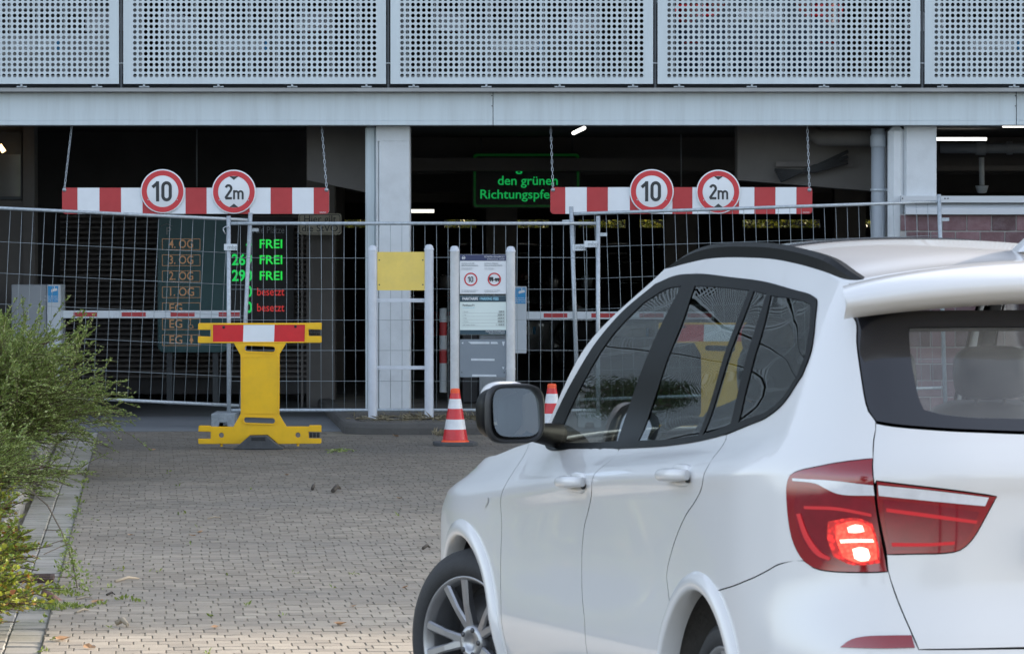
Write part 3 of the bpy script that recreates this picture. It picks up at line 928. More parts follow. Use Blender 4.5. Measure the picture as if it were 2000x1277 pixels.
# ---------------------------------------------------------------- the white SUV
M['car_white'] = mat('white_car_paint', (.73, .73, .73), .28, var=.012, vscale=1.5, coat=.65, spec=.5)
M['car_trim'] = mat('black_gloss_trim', (.010, .011, .012), .34, var=.2, spec=.08)
M['car_plastic'] = mat('black_plastic', (.02, .021, .023), .45, var=.2, vscale=20)
M['arm_plastic'] = mat('mirror_arm_plastic', (.007, .007, .008), .6, var=.1, spec=.1)
M['car_lining'] = mat('dark_lining', (.02, .02, .022), .9, var=.2)
M['liner'] = mat('wheel_arch_liner', (.10, .095, .09), .9, var=.25, vscale=9, bump=.3, bscale=60)
M['seat'] = mat('dark_leather', (.035, .035, .038), .5, var=.2, vscale=12)
M['side_glass'] = thin_glass('tinted_side_glass', (.37, .42, .41), ior=1.95, wavy=.010)
M['front_glass'] = thin_glass('front_side_glass', (.48, .53, .52), ior=1.95, wavy=.010)
M['headliner'] = mat('pale_headliner', (.40, .39, .37), .9)
M['rear_glass'] = thin_glass('tinted_rear_glass', (.80, .83, .82), ior=1.8, dust=.17)
M['clear_glass'] = thin_glass('windscreen_glass', (.75, .80, .80))
M['frit'] = mat('black_glass_border', (.014, .014, .017), .10, var=.1, coat=1.0)
M['alloy'] = mat('silver_alloy', (.36, .365, .38), .32, metal=.75, var=.08, vscale=10)
M['alloy_dark'] = mat('dark_alloy', (.10, .10, .105), .5, metal=.6, var=.2)  # dark metal of the brake disc and wheel bolts
M['tyre'] = mat('tyre_rubber', (.022, .023, .025), .7, var=.25, vscale=25, bump=.15, bscale=150)
M['mirror_glass'] = mat('mirror_glass', (.72, .80, .84), .02, metal=1.0, var=0)
M['lens_red'] = mat('red_lens', (.26, .006, .014), .08, var=.12, vscale=10, coat=1.0)
M['lens_dark'] = mat('dark_red_lens', (.22, .005, .018), .08, var=.2, vscale=14, coat=1.0)
M['lens_clear'] = mat('clear_lens', (.70, .72, .76), .12, var=.12, vscale=22, coat=1.0)
M['lens_line'] = emit('red_light_line', (.80, .02, .03), .14)
M['brake_core'] = emit('lit_brake_light_core', (1.0, .52, .42), .95)
M['brake_glow'] = emit('lit_brake_light', (1.0, .03, .025), .5)
def prisms(m, lo, hi, sc):
    N, L = m.node_tree.nodes, m.node_tree.links
    tc = N.new('ShaderNodeTexCoord'); vo = N.new('ShaderNodeTexVoronoi'); vo.inputs['Scale'].default_value = sc
    L.new(tc.outputs['Object'], vo.inputs['Vector'])
    mr = N.new('ShaderNodeMapRange'); mr.inputs['From Max'].default_value = .7; mr.inputs['To Min'].default_value = hi; mr.inputs['To Max'].default_value = lo
    L.new(vo.outputs['Distance'], mr.inputs['Value']); L.new(mr.outputs[0], N['Principled BSDF'].inputs['Emission Strength'])
prisms(M['brake_glow'], .10, .42, 75)
M['brake_bright'] = emit('bright_brake_light', (1.0, .06, .035), .8); prisms(M['brake_bright'], .45, 1.1, 90)
M['skin'] = mat('skin', (.45, .28, .21), .5, var=.08)
M['shirt'] = mat('dark_shirt', (.05, .06, .085), .85, var=.15, vscale=20)
M['hair'] = mat('brown_hair', (.07, .045, .03), .6, var=.3, vscale=60)

def in_poly(P, poly):
    x, y = P[:, 0], P[:, 1]
    c = np.zeros(len(P), bool)
    n = len(poly)
    for i in range(n):
        x0, y0 = poly[i]; x1, y1 = poly[(i + 1) % n]
        if y0 == y1: continue
        m = ((y0 > y) != (y1 > y)) & (x < (x1 - x0) * (y - y0) / (y1 - y0) + x0)
        c ^= m
    return c

def dense(poly, step=.03, corner=42, smooth=True, closed=True):
    """Resample an outline: Catmull-Rom between its corners, fine steps."""
    P = np.array(poly, float); n = len(P)
    ang = []
    for i in range(n):
        a = P[i] - P[i - 1]; b = P[(i + 1) % n] - P[i]
        ang.append(math.degrees(abs(math.atan2(a[0] * b[1] - a[1] * b[0], a @ b))))
    out = []
    for i in range(n):
        p1, p2 = P[i], P[(i + 1) % n]
        k = max(1, int(np.ceil(np.linalg.norm(p2 - p1) / step)))
        p0 = P[i - 1] if ang[i] < corner else 2 * p1 - p2
        p3 = P[(i + 2) % n] if ang[(i + 1) % n] < corner else 2 * p2 - p1
        l0 = np.linalg.norm(p1 - p0) + 1e-9; l1 = np.linalg.norm(p2 - p1) + 1e-9; l2 = np.linalg.norm(p3 - p2) + 1e-9
        m1 = (p2 - p1) / l1 * .5 + (p1 - p0) / l0 * .5
        m2 = (p2 - p1) / l1 * .5 + (p3 - p2) / l2 * .5
        for j in range(k):
            u = j / k
            if smooth:
                out.append((2*u**3 - 3*u**2 + 1) * p1 + (u**3 - 2*u**2 + u) * l1 * m1 + (-2*u**3 + 3*u**2) * p2 + (u**3 - u**2) * l1 * m2)
            else:
                out.append(p1 + (p2 - p1) * u)
    return np.array(out)

def surf_pn(S, T):
    e = 2e-3
    P = body(S, T)
    ds = body(S + e, T) - body(S - e, T)
    T1 = np.minimum(T + e, 1.55); T0 = np.maximum(T - e, 0)
    dt = body(S, T1) - body(S, T0)
    N = np.cross(dt, ds)
    N /= np.linalg.norm(N, axis=1)[:, None] + 1e-12
    return P, N

def panel(name, loops, mats, parent, off=0.0, inset=.002, thick=.014, res=.045, side=1, step=.03, smooth=True):
    """A piece of the body skin: first loop its outline in (s, t), further loops holes; edges turned inward."""
    L = [dense(l, step, smooth=smooth) for l in loops]
    area = lambda q: .5 * np.sum(q[:, 0] * np.roll(q[:, 1], -1) - np.roll(q[:, 0], -1) * q[:, 1])
    for i in range(len(L)):
        if (area(L[i]) > 0) != (i == 0): L[i] = L[i][::-1]
    lo = L[0].min(0); hi = L[0].max(0)
    gs, gt = np.meshgrid(np.arange(lo[0] + res / 2, hi[0], res), np.arange(lo[1] + res / 2, hi[1], res * .75))
    gs = gs + (np.arange(gs.shape[0]) % 2)[:, None] * res * .5
    G = np.stack([gs.ravel(), gt.ravel()], 1)
    ok = in_poly(G, L[0])
    for h in L[1:]: ok &= ~in_poly(G, h)
    B = np.concatenate(L)
    G = G[ok]
    if len(G):
        keep = np.array([np.min(np.hypot(*(B - g).T)) > res * .42 for g in G])
        G = G[keep]
    V = [Vector(p) for p in np.concatenate([B, G])]
    E = []; o = 0
    for l in L:
        E += [(o + i, o + (i + 1) % len(l)) for i in range(len(l))]; o += len(l)
    r = delaunay_2d_cdt(V, E, [], 0, 1e-7)
    Q = np.array([(v.x, v.y) for v in r[0]]); Fc = np.array([f for f in r[2] if len(f) == 3])
    C = Q[Fc].mean(1)
    ok = in_poly(C, L[0])
    for h in L[1:]: ok &= ~in_poly(C, h)
    Fc = Fc[ok]
    P, N = surf_pn(Q[:, 0], Q[:, 1])
    # edges used once are the rim; find them with direction
    cnt = {}
    for f in Fc:
        for a, b in ((f[0], f[1]), (f[1], f[2]), (f[2], f[0])): cnt[(a, b)] = 1
    rim = [(a, b) for (a, b) in cnt if (b, a) not in cnt]
    mv = np.zeros_like(P); c2 = np.zeros(len(P))
    for a, b in rim:
        t = P[b] - P[a]; n = (N[a] + N[b]) / 2
        w = np.cross(n, t); w /= np.linalg.norm(w) + 1e-12
        fn = np.cross(P[b] - P[a], n)
        mv[a] += w; mv[b] += w; c2[a] += 1; c2[b] += 1
    # the triangles are counter-clockwise in (s, t) = clockwise outside: inward is minus w
    mv = -mv / np.maximum(c2, 1)[:, None]
    P = P + mv * inset + N * off
    sg = np.array([1, side, 1])
    verts = [tuple(p * sg) for p in P]
    norms = [tuple(n * sg) for n in N]
    faces = [tuple(int(q) for q in (f[::-1] if side > 0 else f)) for f in Fc]
    sm = [True] * len(faces)
    if thick:
        base = len(verts); idx = {}
        for a, b in rim:
            for q in (a, b):
                if q not in idx:
                    idx[q] = len(verts)
                    verts.append(tuple((P[q] + N[q] * .0) * sg)); norms.append(tuple((N[q] * .25 - mv[q]) * sg))
                    verts.append(tuple((P[q] - N[q] * thick) * sg)); norms.append(tuple(-mv[q] * sg))
            f = (idx[a], idx[a] + 1, idx[b] + 1, idx[b])
            faces.append(f[::-1] if side < 0 else f); sm.append(True)
    me = bpy.data.meshes.new(name)
    me.from_pydata(verts, [], faces)
    me.materials.append(mats)
    me.polygons.foreach_set('use_smooth', sm)
    me.update()
    me.normals_split_custom_set_from_vertices([Vector(n).normalized() for n in norms])
    return link(name, me, parent)

def arch_st(x0, z0, R, a0, a1, n=18):
    """(s, t) of a circle in the side view."""
    out = []
    st = np.array([2.25 if x0 < 1 else 4.6, .4])
    for a in np.linspace(a0, a1, n):
        tx, tz = x0 + R * math.cos(a), z0 + R * math.sin(a)
        st = np.array([np.interp(tx, [-.6, -.25, .45, 1.15, 2.0, 2.7, 3.2], S_K[4:11]), .4])
        for _ in range(30):
            e = 1e-4
            p = body([st[0], st[0] + e, st[0]], [st[1], st[1], st[1] + e])[:, [0, 2]]
            J = np.stack([(p[1] - p[0]) / e, (p[2] - p[0]) / e], 1)
            st = st - np.clip(np.linalg.lstsq(J, p[0] - (tx, tz), rcond=None)[0], -.15, .15)
            st[1] = min(max(st[1], 0.0), 1.0)
        out.append(tuple(st))
    return out

DLO = [(3.705,.91),(3.395,.912),(2.944,.915),(2.367,.912),(2.087,.918),(1.844,.934),(1.648,.954),(1.401,.978),(1.187,1.026),(1.074,1.103),(1.064,1.183),(1.100,1.255),(1.159,1.322),(1.275,1.415),(1.310,1.428),(1.388,1.435),(1.707,1.443),(2.023,1.458),(2.547,1.47),(3.119,1.486),(3.456,1.489),(3.62,1.468),(3.675,1.371),(3.676,1.26),(3.69,1.15),(3.734,1.051),(3.768,.972),(3.774,.93)]
G_F = [(3.63,.924),(3.622,.986),(3.61,1.037),(3.575,1.159),(3.551,1.303),(3.52,1.392),(3.401,1.436),(3.171,1.446),(3.123,1.405),(3.01,1.217),(2.998,1.076),(3.0,1.006),(2.99,.938),(3.295,.928)]
G_R = [(2.969,1.442),(2.55,1.437),(2.169,1.429),(2.115,1.289),(2.10,1.101),(2.112,1.023),(2.126,.934),(2.426,.931),(2.771,.937),(2.758,1.022),(2.75,1.119),(2.781,1.271)]
G_V = [(2.117,1.426),(1.967,1.421),(1.92,1.333),(1.878,1.189),(1.86,1.058),(1.84,.962),(1.962,.945),(2.085,.935),(2.07,1.021),(2.056,1.173),(2.072,1.31)]
G_Q = [(1.92,1.415),(1.712,1.414),(1.492,1.409),(1.364,1.4),(1.270,1.355),(1.2,1.305),(1.105,1.183),(1.125,1.096),(1.23,1.034),(1.451,.988),(1.632,.974),(1.763,.963),(1.787,1.043),(1.795,1.135),(1.829,1.274)]
GAP_F = [(4.014,.936),(4.013,.871),(4.02,.802),(4.05,.772),(4.075,.737),(4.08,.686),(4.085,.638),(4.11,.525),(4.112,.382),(4.10,.241),(4.10,.05)]
GAP_M = [(2.949,.911),(2.881,.841),(2.874,.781),(2.905,.744),(2.95,.702),(3.01,.651),(3.06,.614),(3.112,.525),(3.108,.434),(3.075,.345),(3.035,.275),(3.02,.2),(3.03,.05)]
GAP_R = [(1.845,.93),(1.788,.864),(1.75,.811),(1.758,.785),(1.79,.737),(1.871,.685),(1.96,.647),(2.027,.61),(2.089,.568),(2.132,.53),(2.162,.496),(2.171,.469)]
BUMP = [(1.734,.431),(1.569,.449),(1.38,.464),(1.206,.480),(1.087,.501),(1.01,.522),(.928,.538)]
TG = [(.739,.941),(.738,.888),(.726,.84),(.705,.762),(.695,.673),(.691,.602),(.687,.532),(.669,.466),(.645,.403),(.621,.346),(.592,.275)]
LO = [(.724,.837),(.788,.827),(.864,.811),(.945,.788),(.963,.775),(.972,.753),(.976,.684),(.973,.636),(.964,.593),(.948,.562),(.928,.538),(.897,.523),(.852,.518),(.77,.521),(.688,.527)]
LI = [(.701,.772),(.587,.755),(.462,.736),(.349,.717),(.386,.657),(.428,.603),(.465,.579),(.509,.572),(.597,.57),(.684,.568)]
RG = [(.875,1.40),(.82,1.343),(.81,1.24),(.794,1.139),(.786,1.082),(.778,1.029),(.763,.974),(.739,.941),(.689,.934),(.552,.925),(.412,.919),(.247,.912),(0,.908)]
CLEAR = [(.579,1.303),(.587,1.186),(.589,1.084),(.586,1.023),(.575,.985),(.506,.970),(.238,.956),(0,.952)]
mir = lambda half: half + [(-s, t) for s, t in half[::-1] if abs(s) > 1e-6]

FW, RW = (2.74, .325), (.03, .305)
FAR, RAR = .44, .415

def wheel(parent, x, y, z, side, steer=0.0, R=.342):
    w = bpy.data.objects.new('wheel', None); COL.objects.link(w); w.parent = parent
    w.location = (x, y * side, z); w.rotation_euler = (0, 0, steer if side > 0 else steer + math.pi)
    t = MB(); hw = .118
    prof = [(.235, -hw + .02), (.25, -hw), (.29, -hw - .004), (.315, -hw + .012), (R - .006, -hw + .03), (R, -.05), (R, -.018), (R - .008, -.016), (R - .008, -.010), (R, -.008),
            (R, .03), (R - .008, .032), (R - .008, .038), (R, .04), (R, .055), (R - .006, hw - .03), (.315, hw - .012), (.29, hw + .004), (.25, hw), (.235, hw - .02)]
    t.lathe([(r, h) for r, h in prof], 64, axis='y'); t.build('tyre', M['tyre'], w, fix=True)
    r = MB()
    r.lathe([(.236, -.10), (.222, -.06), (.215, .05), (.226, .085), (.244, .108), (.247, .114), (.240, .115), (.230, .104), (.219, .082)], 64, axis='y')
    rim = r.build('rim', M['alloy'], w, fix=True)
    b = MB(); b.lathe([(.215, -.04), (.12, -.045), (.0, -.045)], 32, axis='y'); b.lathe([(.18, -.03), (.18, -.005), (.09, -.005)], 32, axis='y')
    b.build('brake_disc', M['alloy_dark'], w, fix=True)
    for k in range(5):
        sp = MB()
        for dphi in (-.20, .20):
            a0 = 2 * math.pi * k / 5 + dphi * .32; a1 = 2 * math.pi * k / 5 + dphi * 1.15
            P0 = Vector((math.cos(a0) * .045, .078, math.sin(a0) * .045)); P1 = Vector((math.cos(a1) * .232, .102, math.sin(a1) * .232))
            Pm = (P0 + P1) / 2 + Vector((0, .006, 0))
            secs = []
            for q, wd, dp in ((P0, .020, .03), (Pm, .0155, .028), (P1, .019, .022)):
                d = (P1 - P0); tn = Vector((-d.z, 0, d.x)).normalized()
                secs.append([q + tn * wd, q + tn * wd * .6 + Vector((0, .007, 0)), q - tn * wd * .6 + Vector((0, .007, 0)), q - tn * wd, q - tn * wd * .7 - Vector((0, dp, 0)), q + tn * wd * .7 - Vector((0, dp, 0))])
            vs = [v for s_ in secs for v in s_]
            fs = [(i * 6 + j, i * 6 + (j + 1) % 6, (i + 1) * 6 + (j + 1) % 6, (i + 1) * 6 + j) for i in range(2) for j in range(6)]
            sp.add(vs, fs + [(12, 13, 14, 15, 16, 17)], 0, False)
        sp.build('spoke', M['alloy'], w, fix=True)
    h = MB(); h.lathe([(.066, .05), (.066, .082), (.058, .092), (.032, .094), (.030, .088), (.0, .088)], 24, axis='y')
    for k in range(5):
        a = 2 * math.pi * (k + .5) / 5
        h.lathe([(.010, .09), (.010, .096), (.0, .096)], 8, c=(math.cos(a) * .047, 0, math.sin(a) * .047), axis='y', mi=1)
    h.build('hub', [M['alloy'], M['alloy_dark']], w, fix=True)
    return w

def flare(parent, c, R0, R1, side, a0, a1, name='wheel_arch'):
    """Body-coloured lip round the wheel opening, standing a little proud."""
    n = 40
    vs = []; ns = []
    A = np.linspace(a0, a1, n)
    st = arch_st(c[0], c[1], R1, a0, a1, n)
    yo = body([q[0] for q in st], [q[1] for q in st])[:, 1]
    st2 = arch_st(c[0], c[1], (R0 + R1) / 2, a0, a1, n)
    yi = np.maximum(body([q[0] for q in st2], [q[1] for q in st2])[:, 1], yo - .012)
    prof = [(R1 + .004, -.004), (R1 - .004, .010), ((R0 + R1) / 2, .019), (R0 + .008, .018), (R0, .010), (R0, -.05)]
    for i, a in enumerate(A):
        for (r, dy) in prof:
            y = (yo[i] if r > R1 - .01 else yi[i]) + dy
            vs.append((c[0] + r * math.cos(a), y * side, c[1] + r * math.sin(a)))
    k = len(prof)
    fs = [(i * k + j, i * k + j + 1, (i + 1) * k + j + 1, (i + 1) * k + j) for i in range(n - 1) for j in range(k - 1)]
    m = MB(); m.add(vs, fs, 0, True); o = m.build(name, M['car_white'], parent, fix=True)
    ln = MB()
    vs = []
    for a in np.linspace(a0, a1, n):
        for (r, y) in ((R0 + .002, .90), (R0 + .012, .84), (R0 + .012, .50), (.05, .50)):
            vs.append((c[0] + r * math.cos(a), y * side, c[1] + r * math.sin(a)))
    ln.add(vs, [(i * 4 + j, i * 4 + j + 1, (i + 1) * 4 + j + 1, (i + 1) * 4 + j) for i in range(n - 1) for j in range(3)], 0, True)
    ln.build('arch_liner', M['liner'], parent)
    return o

def smooth_sheet(name, P, m, parent, thick=None):
    """Grid of points (rows x cols x 3) as one smooth sheet, facing up / outward as built."""
    r, c = len(P), len(P[0])
    b = MB(); b.add([p for row in P for p in row], [(i * c + j, i * c + j + 1, (i + 1) * c + j + 1, (i + 1) * c + j) for i in range(r - 1) for j in range(c - 1)], 0, True)
    o = b.build(name, m, parent, fix=True)
    if thick:
        md = o.modifiers.new('thickness', 'SOLIDIFY'); md.thickness = thick; md.offset = -1
    return o

def rounded_box(mb, c, h, e=.35, n=14, mi=0, m3=None):
    """Superellipsoid block: c centre, h half sizes, e roundness."""
    f = lambda w, p: math.copysign(abs(w) ** p, w)
    vs = []
    for i in range(n + 1):
        a = -math.pi / 2 + math.pi * i / n
        for j in range(2 * n):
            b = math.pi * j / n
            p = Vector((f(math.cos(a), e) * f(math.cos(b), e) * h[0], f(math.cos(a), e) * f(math.sin(b), e) * h[1], f(math.sin(a), e) * h[2]))
            if m3: p = m3 @ p
            vs.append(tuple(p + Vector(c)))
    w = 2 * n
    return mb.add(vs, [(i * w + j, i * w + (j + 1) % w, (i + 1) * w + (j + 1) % w, (i + 1) * w + j) for i in range(n) for j in range(w)], mi, True)

def build_car(label, cat_group, white, steer=0.0, driver=False, lit=True):
    car = thing('car', label, 'car', group=cat_group)
    aF = math.pi * .985; aR = math.pi * 1.0
    archR = arch_st(*RW, RAR, -.22, math.pi + .22, 40)        # from behind the wheel (front side, x larger) over the top to the tail
    archF = arch_st(*FW, FAR, -.22, math.pi + .22, 40)
    # archR runs from its front end to its rear end
    rear_i = int(np.argmin([abs(p[0] - 1.734) + abs(p[1] - .431) for p in archR]))
    front_i = int(np.argmin([abs(p[0] - 2.171) + abs(p[1] - .469) for p in archR]))
    D = DLO
    for side in (1, -1):
        frontd = GAP_F[:] + GAP_M[::-1] + [(2.99, .925), (3.395, .922), (3.70, .920), (3.785, .938)]
        d = panel('door', [frontd], white, car, side=side)
        reard = GAP_M[:] + [archR[0]] + archR[1:front_i + 1] + GAP_R[::-1] + [(2.087, .926), (2.367, .922), (2.93, .925)]
        d2 = panel('door', [reard], white, car, side=side)
        for dd, c_s in ((d, (3.075, .772)), (d2, (1.985, .776))):
            P, N = surf_pn(np.array([c_s[0]]), np.array([c_s[1]])); P = P[0]; N = N[0]
            hb = MB()
            path = []; rad = []
            L_ = .115
            for q in np.linspace(-1, 1, 13):
                bow = .030 * (1 - q ** 4) + .004
                path.append((P[0] + q * L_, (P[1] + bow + .006) * side, P[2] + q * -.004 + .004)); rad.append(.021 - .005 * q * q)
            hb.tube(path, rad, 12)
            hb.build('handle', white, dd, fix=True)
            gp = MB(); rounded_box(gp, (P[0] - .098, (P[1] + .004) * side, P[2] - .004), (.009, .008, .014), .7, 8); gp.build('handle_gap', M['car_plastic'], dd, fix=True)
            rb = MB(); rounded_box(rb, (P[0] - .005, (P[1] - .012) * side, P[2] + .002), (.085, .016, .036), .6)
            rb.build('handle_recess', M['car_plastic'] if False else white, dd, fix=True)
        frame_poly = [(3.835, .94), (3.795, 1.1), (3.765, 1.3), (3.76, 1.548), (3.4, 1.548), (2.6, 1.548), (1.8, 1.548), (1.2, 1.548), (.90, 1.548), (.885, 1.45), (.875, 1.40)] + RG[1:8] + TG[1:2] + LO[:11] + BUMP[::-1] + archR[front_i:rear_i][::-1] + GAP_R[::-1] + D[6:] + [(3.79, .936)]
        panel('quarter_panel', [frame_poly], white, car, side=side)
        panel('window_frame', [D, G_F, G_R, G_V, G_Q], M['car_trim'], car, off=.0045, inset=-.003, thick=.008, side=side, step=.02, res=.05)
        for nm, g in (('window', G_F), ('window', G_R), ('window', G_V), ('window', G_Q)):
            panel(nm, [g], M['front_glass' if g is G_F else 'side_glass'], car, off=.002, inset=-.006, thick=0, side=side, res=.04)
        fend = [(4.014, .932)] + GAP_F[1:] + archF[::-1][0:] + [(5.12, .06), (5.14, .4), (5.14, .62), (5.12, .88), (5.0, .925), (4.6, .93)]
        panel('fender', [fend], white, car, side=side)
        panel('front_bumper', [[(5.145, .06), (5.145, .4), (5.145, .55), (5.6, .50), (6.198, .48), (6.198, .02), (5.6, .02)]], white, car, side=side)
        panel('grille', [[(5.72, .50), (5.72, .70), (5.80, .82), (6.198, .82), (6.198, .49)]], M['car_plastic'], car, side=side)
        panel('headlamp', [[(5.145, .56), (5.145, .86), (5.30, .89), (5.70, .80), (5.70, .52)]], M['lens_clear'], car, side=side)
        flare(car, FW, .385, FAR + .004, side, -.2, math.pi + .2)
        flare(car, RW, .362, RAR + .004, side, -.2, math.pi + .2)
        # tail lamps
        lo = LO + TG[2:7][::-1]
        lo = LO + [(.692, .602), (.696, .673), (.706, .762)]
        tl = panel('tail_lamp', [lo], M['lens_red'], car, off=.003, side=side, step=.015, res=.03)
        panel('reversing_light', [[(.952,.766),(.818,.767),(.708,.756),(.701,.718),(.80,.720),(.838,.738),(.87,.753),(.95,.757)]], M['lens_clear'], tl, off=.005, inset=0, thick=.004, side=side, step=.012, res=.03)
        panel('inner_lens', [[(.93,.735),(.84,.728),(.71,.700),(.698,.66),(.70,.56),(.80,.535),(.88,.55),(.93,.60),(.945,.67)]], M['lens_dark'], tl, off=.0045, inset=0, thick=.003, side=side, step=.015, res=.03)
        panel('light_line', [[(.925,.655),(.90,.60),(.865,.565),(.835,.553),(.84,.546),(.88,.556),(.915,.592),(.938,.652)]], M['lens_line'], tl, off=.0065, inset=0, thick=.002, side=side, step=.01, res=.02)
        panel('light_line', [[(.91,.676),(.80,.678),(.712,.664),(.711,.656),(.80,.669),(.91,.668)]], M['lens_line'], tl, off=.0065, inset=0, thick=.002, side=side, step=.01, res=.02)
        if lit:
            panel('brake_light', [[(.83,.640),(.75,.652),(.712,.640),(.704,.60),(.706,.548),(.78,.540),(.825,.556),(.838,.60)]], M['brake_glow'], tl, off=.0075, inset=0, thick=.002, side=side, step=.012, res=.02)
            panel('brake_light', [[(.808,.632),(.75,.645),(.718,.632),(.709,.60),(.712,.556),(.765,.546),(.80,.558),(.812,.60)]], M['brake_bright'], tl, off=.0090, inset=0, thick=.001, side=side, step=.012, res=.02)
            for blk in ([(.778,.628),(.757,.636),(.738,.634),(.735,.620),(.757,.616),(.776,.616)], [(.802,.598),(.76,.602),(.716,.603),(.714,.596),(.76,.594),(.80,.590)], [(.772,.578),(.75,.584),(.732,.580),(.729,.562),(.735,.553),(.755,.550),(.770,.556)]):
                panel('lit_bulb', [blk], M['brake_core'], tl, off=.0105, inset=0, thick=.002, side=side, step=.012, res=.02)
        ti = panel('tail_lamp', [LI], M['lens_red'], car, off=.003, side=side, step=.015, res=.03)
        panel('inner_lens', [[(.676,.705),(.535,.690),(.405,.672),(.44,.610),(.475,.588),(.60,.580),(.672,.580)]], M['lens_dark'], ti, off=.0045, inset=0, thick=.003, side=side, step=.015, res=.03)
        panel('reversing_light', [[(.695,.757),(.536,.738),(.376,.714),(.387,.688),(.534,.702),(.689,.718)]], M['lens_clear'], ti, off=.005, inset=0, thick=.004, side=side, step=.012, res=.03)
        panel('light_line', [[(.668,.680),(.54,.666),(.412,.650),(.415,.642),(.54,.656),(.668,.670)]], M['lens_line'], ti, off=.0065, inset=0, thick=.002, side=side, step=.01, res=.02)
        panel('light_line', [[(.665,.596),(.56,.596),(.48,.600),(.482,.592),(.56,.588),(.665,.587)]], M['lens_line'], ti, off=.0065, inset=0, thick=.002, side=side, step=.01, res=.02)
        panel('reflector', [[(.801,.279),(.775,.306),(.742,.318),(.700,.322),(.615,.323),(.604,.281),(.71,.279)]], M['lens_red'], car, off=.004, inset=0, thick=.01, side=side, step=.012, res=.03)
        # mirror
        mr = MB()
        rounded_box(mr, (0, 0, 0), (.075, .103, .101), .66, 30)
        for i, (x, y, z) in enumerate(mr.v):
            mr.v[i] = (x * (1 - .25 * abs(y) / .115) + (.02 if x > 0 else 0), y, z * (1 - .12 * (y / .115)) if x < 0 else z * .9)
        mo = mr.build('mirror', M['car_trim'], car, fix=True)
        mo.location = (1.80, 1.015 * side, 1.178); mo.rotation_euler = (0, 0, math.radians(4) * side)
        cap = MB(); rounded_box(cap, (.062, -.014, .010), (.055, .091, .100), .64, 30)
        cap.build('mirror_cap', white, mo, fix=True)
        g = MB(); f = lambda w, p: math.copysign(abs(w) ** p, w)
        ring = [(-.082, f(math.cos(a), .5) * .089, f(math.sin(a), .55) * .087) for a in np.linspace(0, 2 * math.pi, 48, endpoint=False)]
        g.add(ring, [tuple(range(47, -1, -1))], 0); g.build('mirror_glass', M['mirror_glass'], mo).rotation_euler = (0, math.radians(5), math.radians(4) * side)
        bz = MB()
        for k in range(48):
            a = 2 * math.pi * k / 48
            for sc_, dx in ((1.0, -.072), (1.06, -.096), (1.16, -.094), (1.19, -.062)):
                bz.v.append((dx, f(math.cos(a), .5) * .089 * sc_, f(math.sin(a), .55) * .087 * sc_))
        for k in range(48):
            for j in range(3):
                bz.f.append((k * 4 + j, k * 4 + j + 1, ((k + 1) % 48) * 4 + j + 1, ((k + 1) % 48) * 4 + j)); bz.m.append(0); bz.smooth.append(True)
        bz.build('mirror_bezel', M['car_plastic'], mo, fix=True)
        ar = MB(); ar.tube([(1.80, .97 * side, 1.13), (1.85, .90 * side, 1.108), (1.90, .80 * side, 1.095)], [.038, .034, .045], 12)
        ar.build('mirror_arm', M['arm_plastic'], car, fix=True)
        # roof rail
        ts = np.linspace(.93, 3.74, 30)
        P = body(ts, np.full(30, 1.55))
        rr = MB(); vs = []
        for i, p in enumerate(P):
            u = i / 29
            lift = .036 * (1 - (2 * u - 1) ** 6) + .004
            y0 = p[1] - .026 - .03 * smoothstep(.75, 1.0, 1 - u)
            for dy, dz in ((.022, -.012), (.020, lift * .8), (.006, lift + .006), (-.022, lift), (-.026, -.012)):
                vs.append((p[0], (y0 + dy) * side, p[2] + dz))
        rr.add(vs, [(i * 5 + j, i * 5 + (j + 1) % 5, (i + 1) * 5 + (j + 1) % 5, (i + 1) * 5 + j) for i in range(29) for j in range(5)], 0, False)
        rr.f += [(0, 1, 2, 3, 4), tuple(29 * 5 + k for k in (4, 3, 2, 1, 0))]; rr.m += [0, 0]; rr.smooth += [False, False]
        rr.build('roof_rail', M['car_trim'], car, fix=True)
        # badge on the fender
        panel('badge', [[(4.325,.772),(4.215,.768),(4.222,.745),(4.264,.726),(4.305,.745)]], white, car, off=.003, inset=0, thick=0, side=side, step=.02, res=.04)
        wheel(car, FW[0], .822, .318, side, steer, .346)
        wheel(car, RW[0], .725, .25, side, 0, .305)
    # pieces across the car
    lampR = [(.701, .772)] + LI[1:] + [(.686, .55)]
    half = [(.739, .935)] + TG[1:4] + LI + TG[6:]
    cut = [(.247, .906), (.0, .902)]
    gate = [(.0, .902), (.247, .906), (.412, .913), (.552, .919), (.689, .928)] + half + [(.0, .275)]
    panel('tailgate', [gate + [(-s, t) for s, t in gate[::-1] if abs(s) > 1e-6]], white, car)
    bump = LO[10:] + [(.687, .53)] + TG[7:] + [(.0, .27)]
    bl = [(.0, .02), (1.48, .02)] + archR[rear_i:][::-1] + BUMP + bump[1:]
    panel('rear_bumper', [bl + [(-s, t) for s, t in bl[::-1] if abs(s) > 1e-6]], white, car)
    rg = RG[:]
    top = [(.875, 1.40)]
    outer = RG + [(-s, t) for s, t in RG[::-1] if s > 1e-6]
    inner = CLEAR + [(-s, t) for s, t in CLEAR[::-1] if s > 1e-6]
    rw = panel('rear_window', [inner], M['rear_glass'], car, off=-.003, inset=-.004, thick=0)
    panel('window_border', [outer, inner], M['frit'], car, off=0.0, inset=.003, thick=.02)
    # roof
    ss = np.linspace(.92, 3.76, 40)
    Pe = body(ss, np.full(40, 1.545))
    grid = []
    for p in Pe:
        row = []
        for q in np.linspace(1, -1, 25):
            cr = .060 * (1 - abs(q) ** 2.2)
            bow = (.10 if p[0] > 1.0 else 0) * (1 - q * q) * smoothstep(.9, 1.45, p[0]) - .07 * (1 - q * q) * smoothstep(.2, -.4, p[0])
            row.append((p[0] + bow, p[1] * q, p[2] + cr))
        grid.append(row)
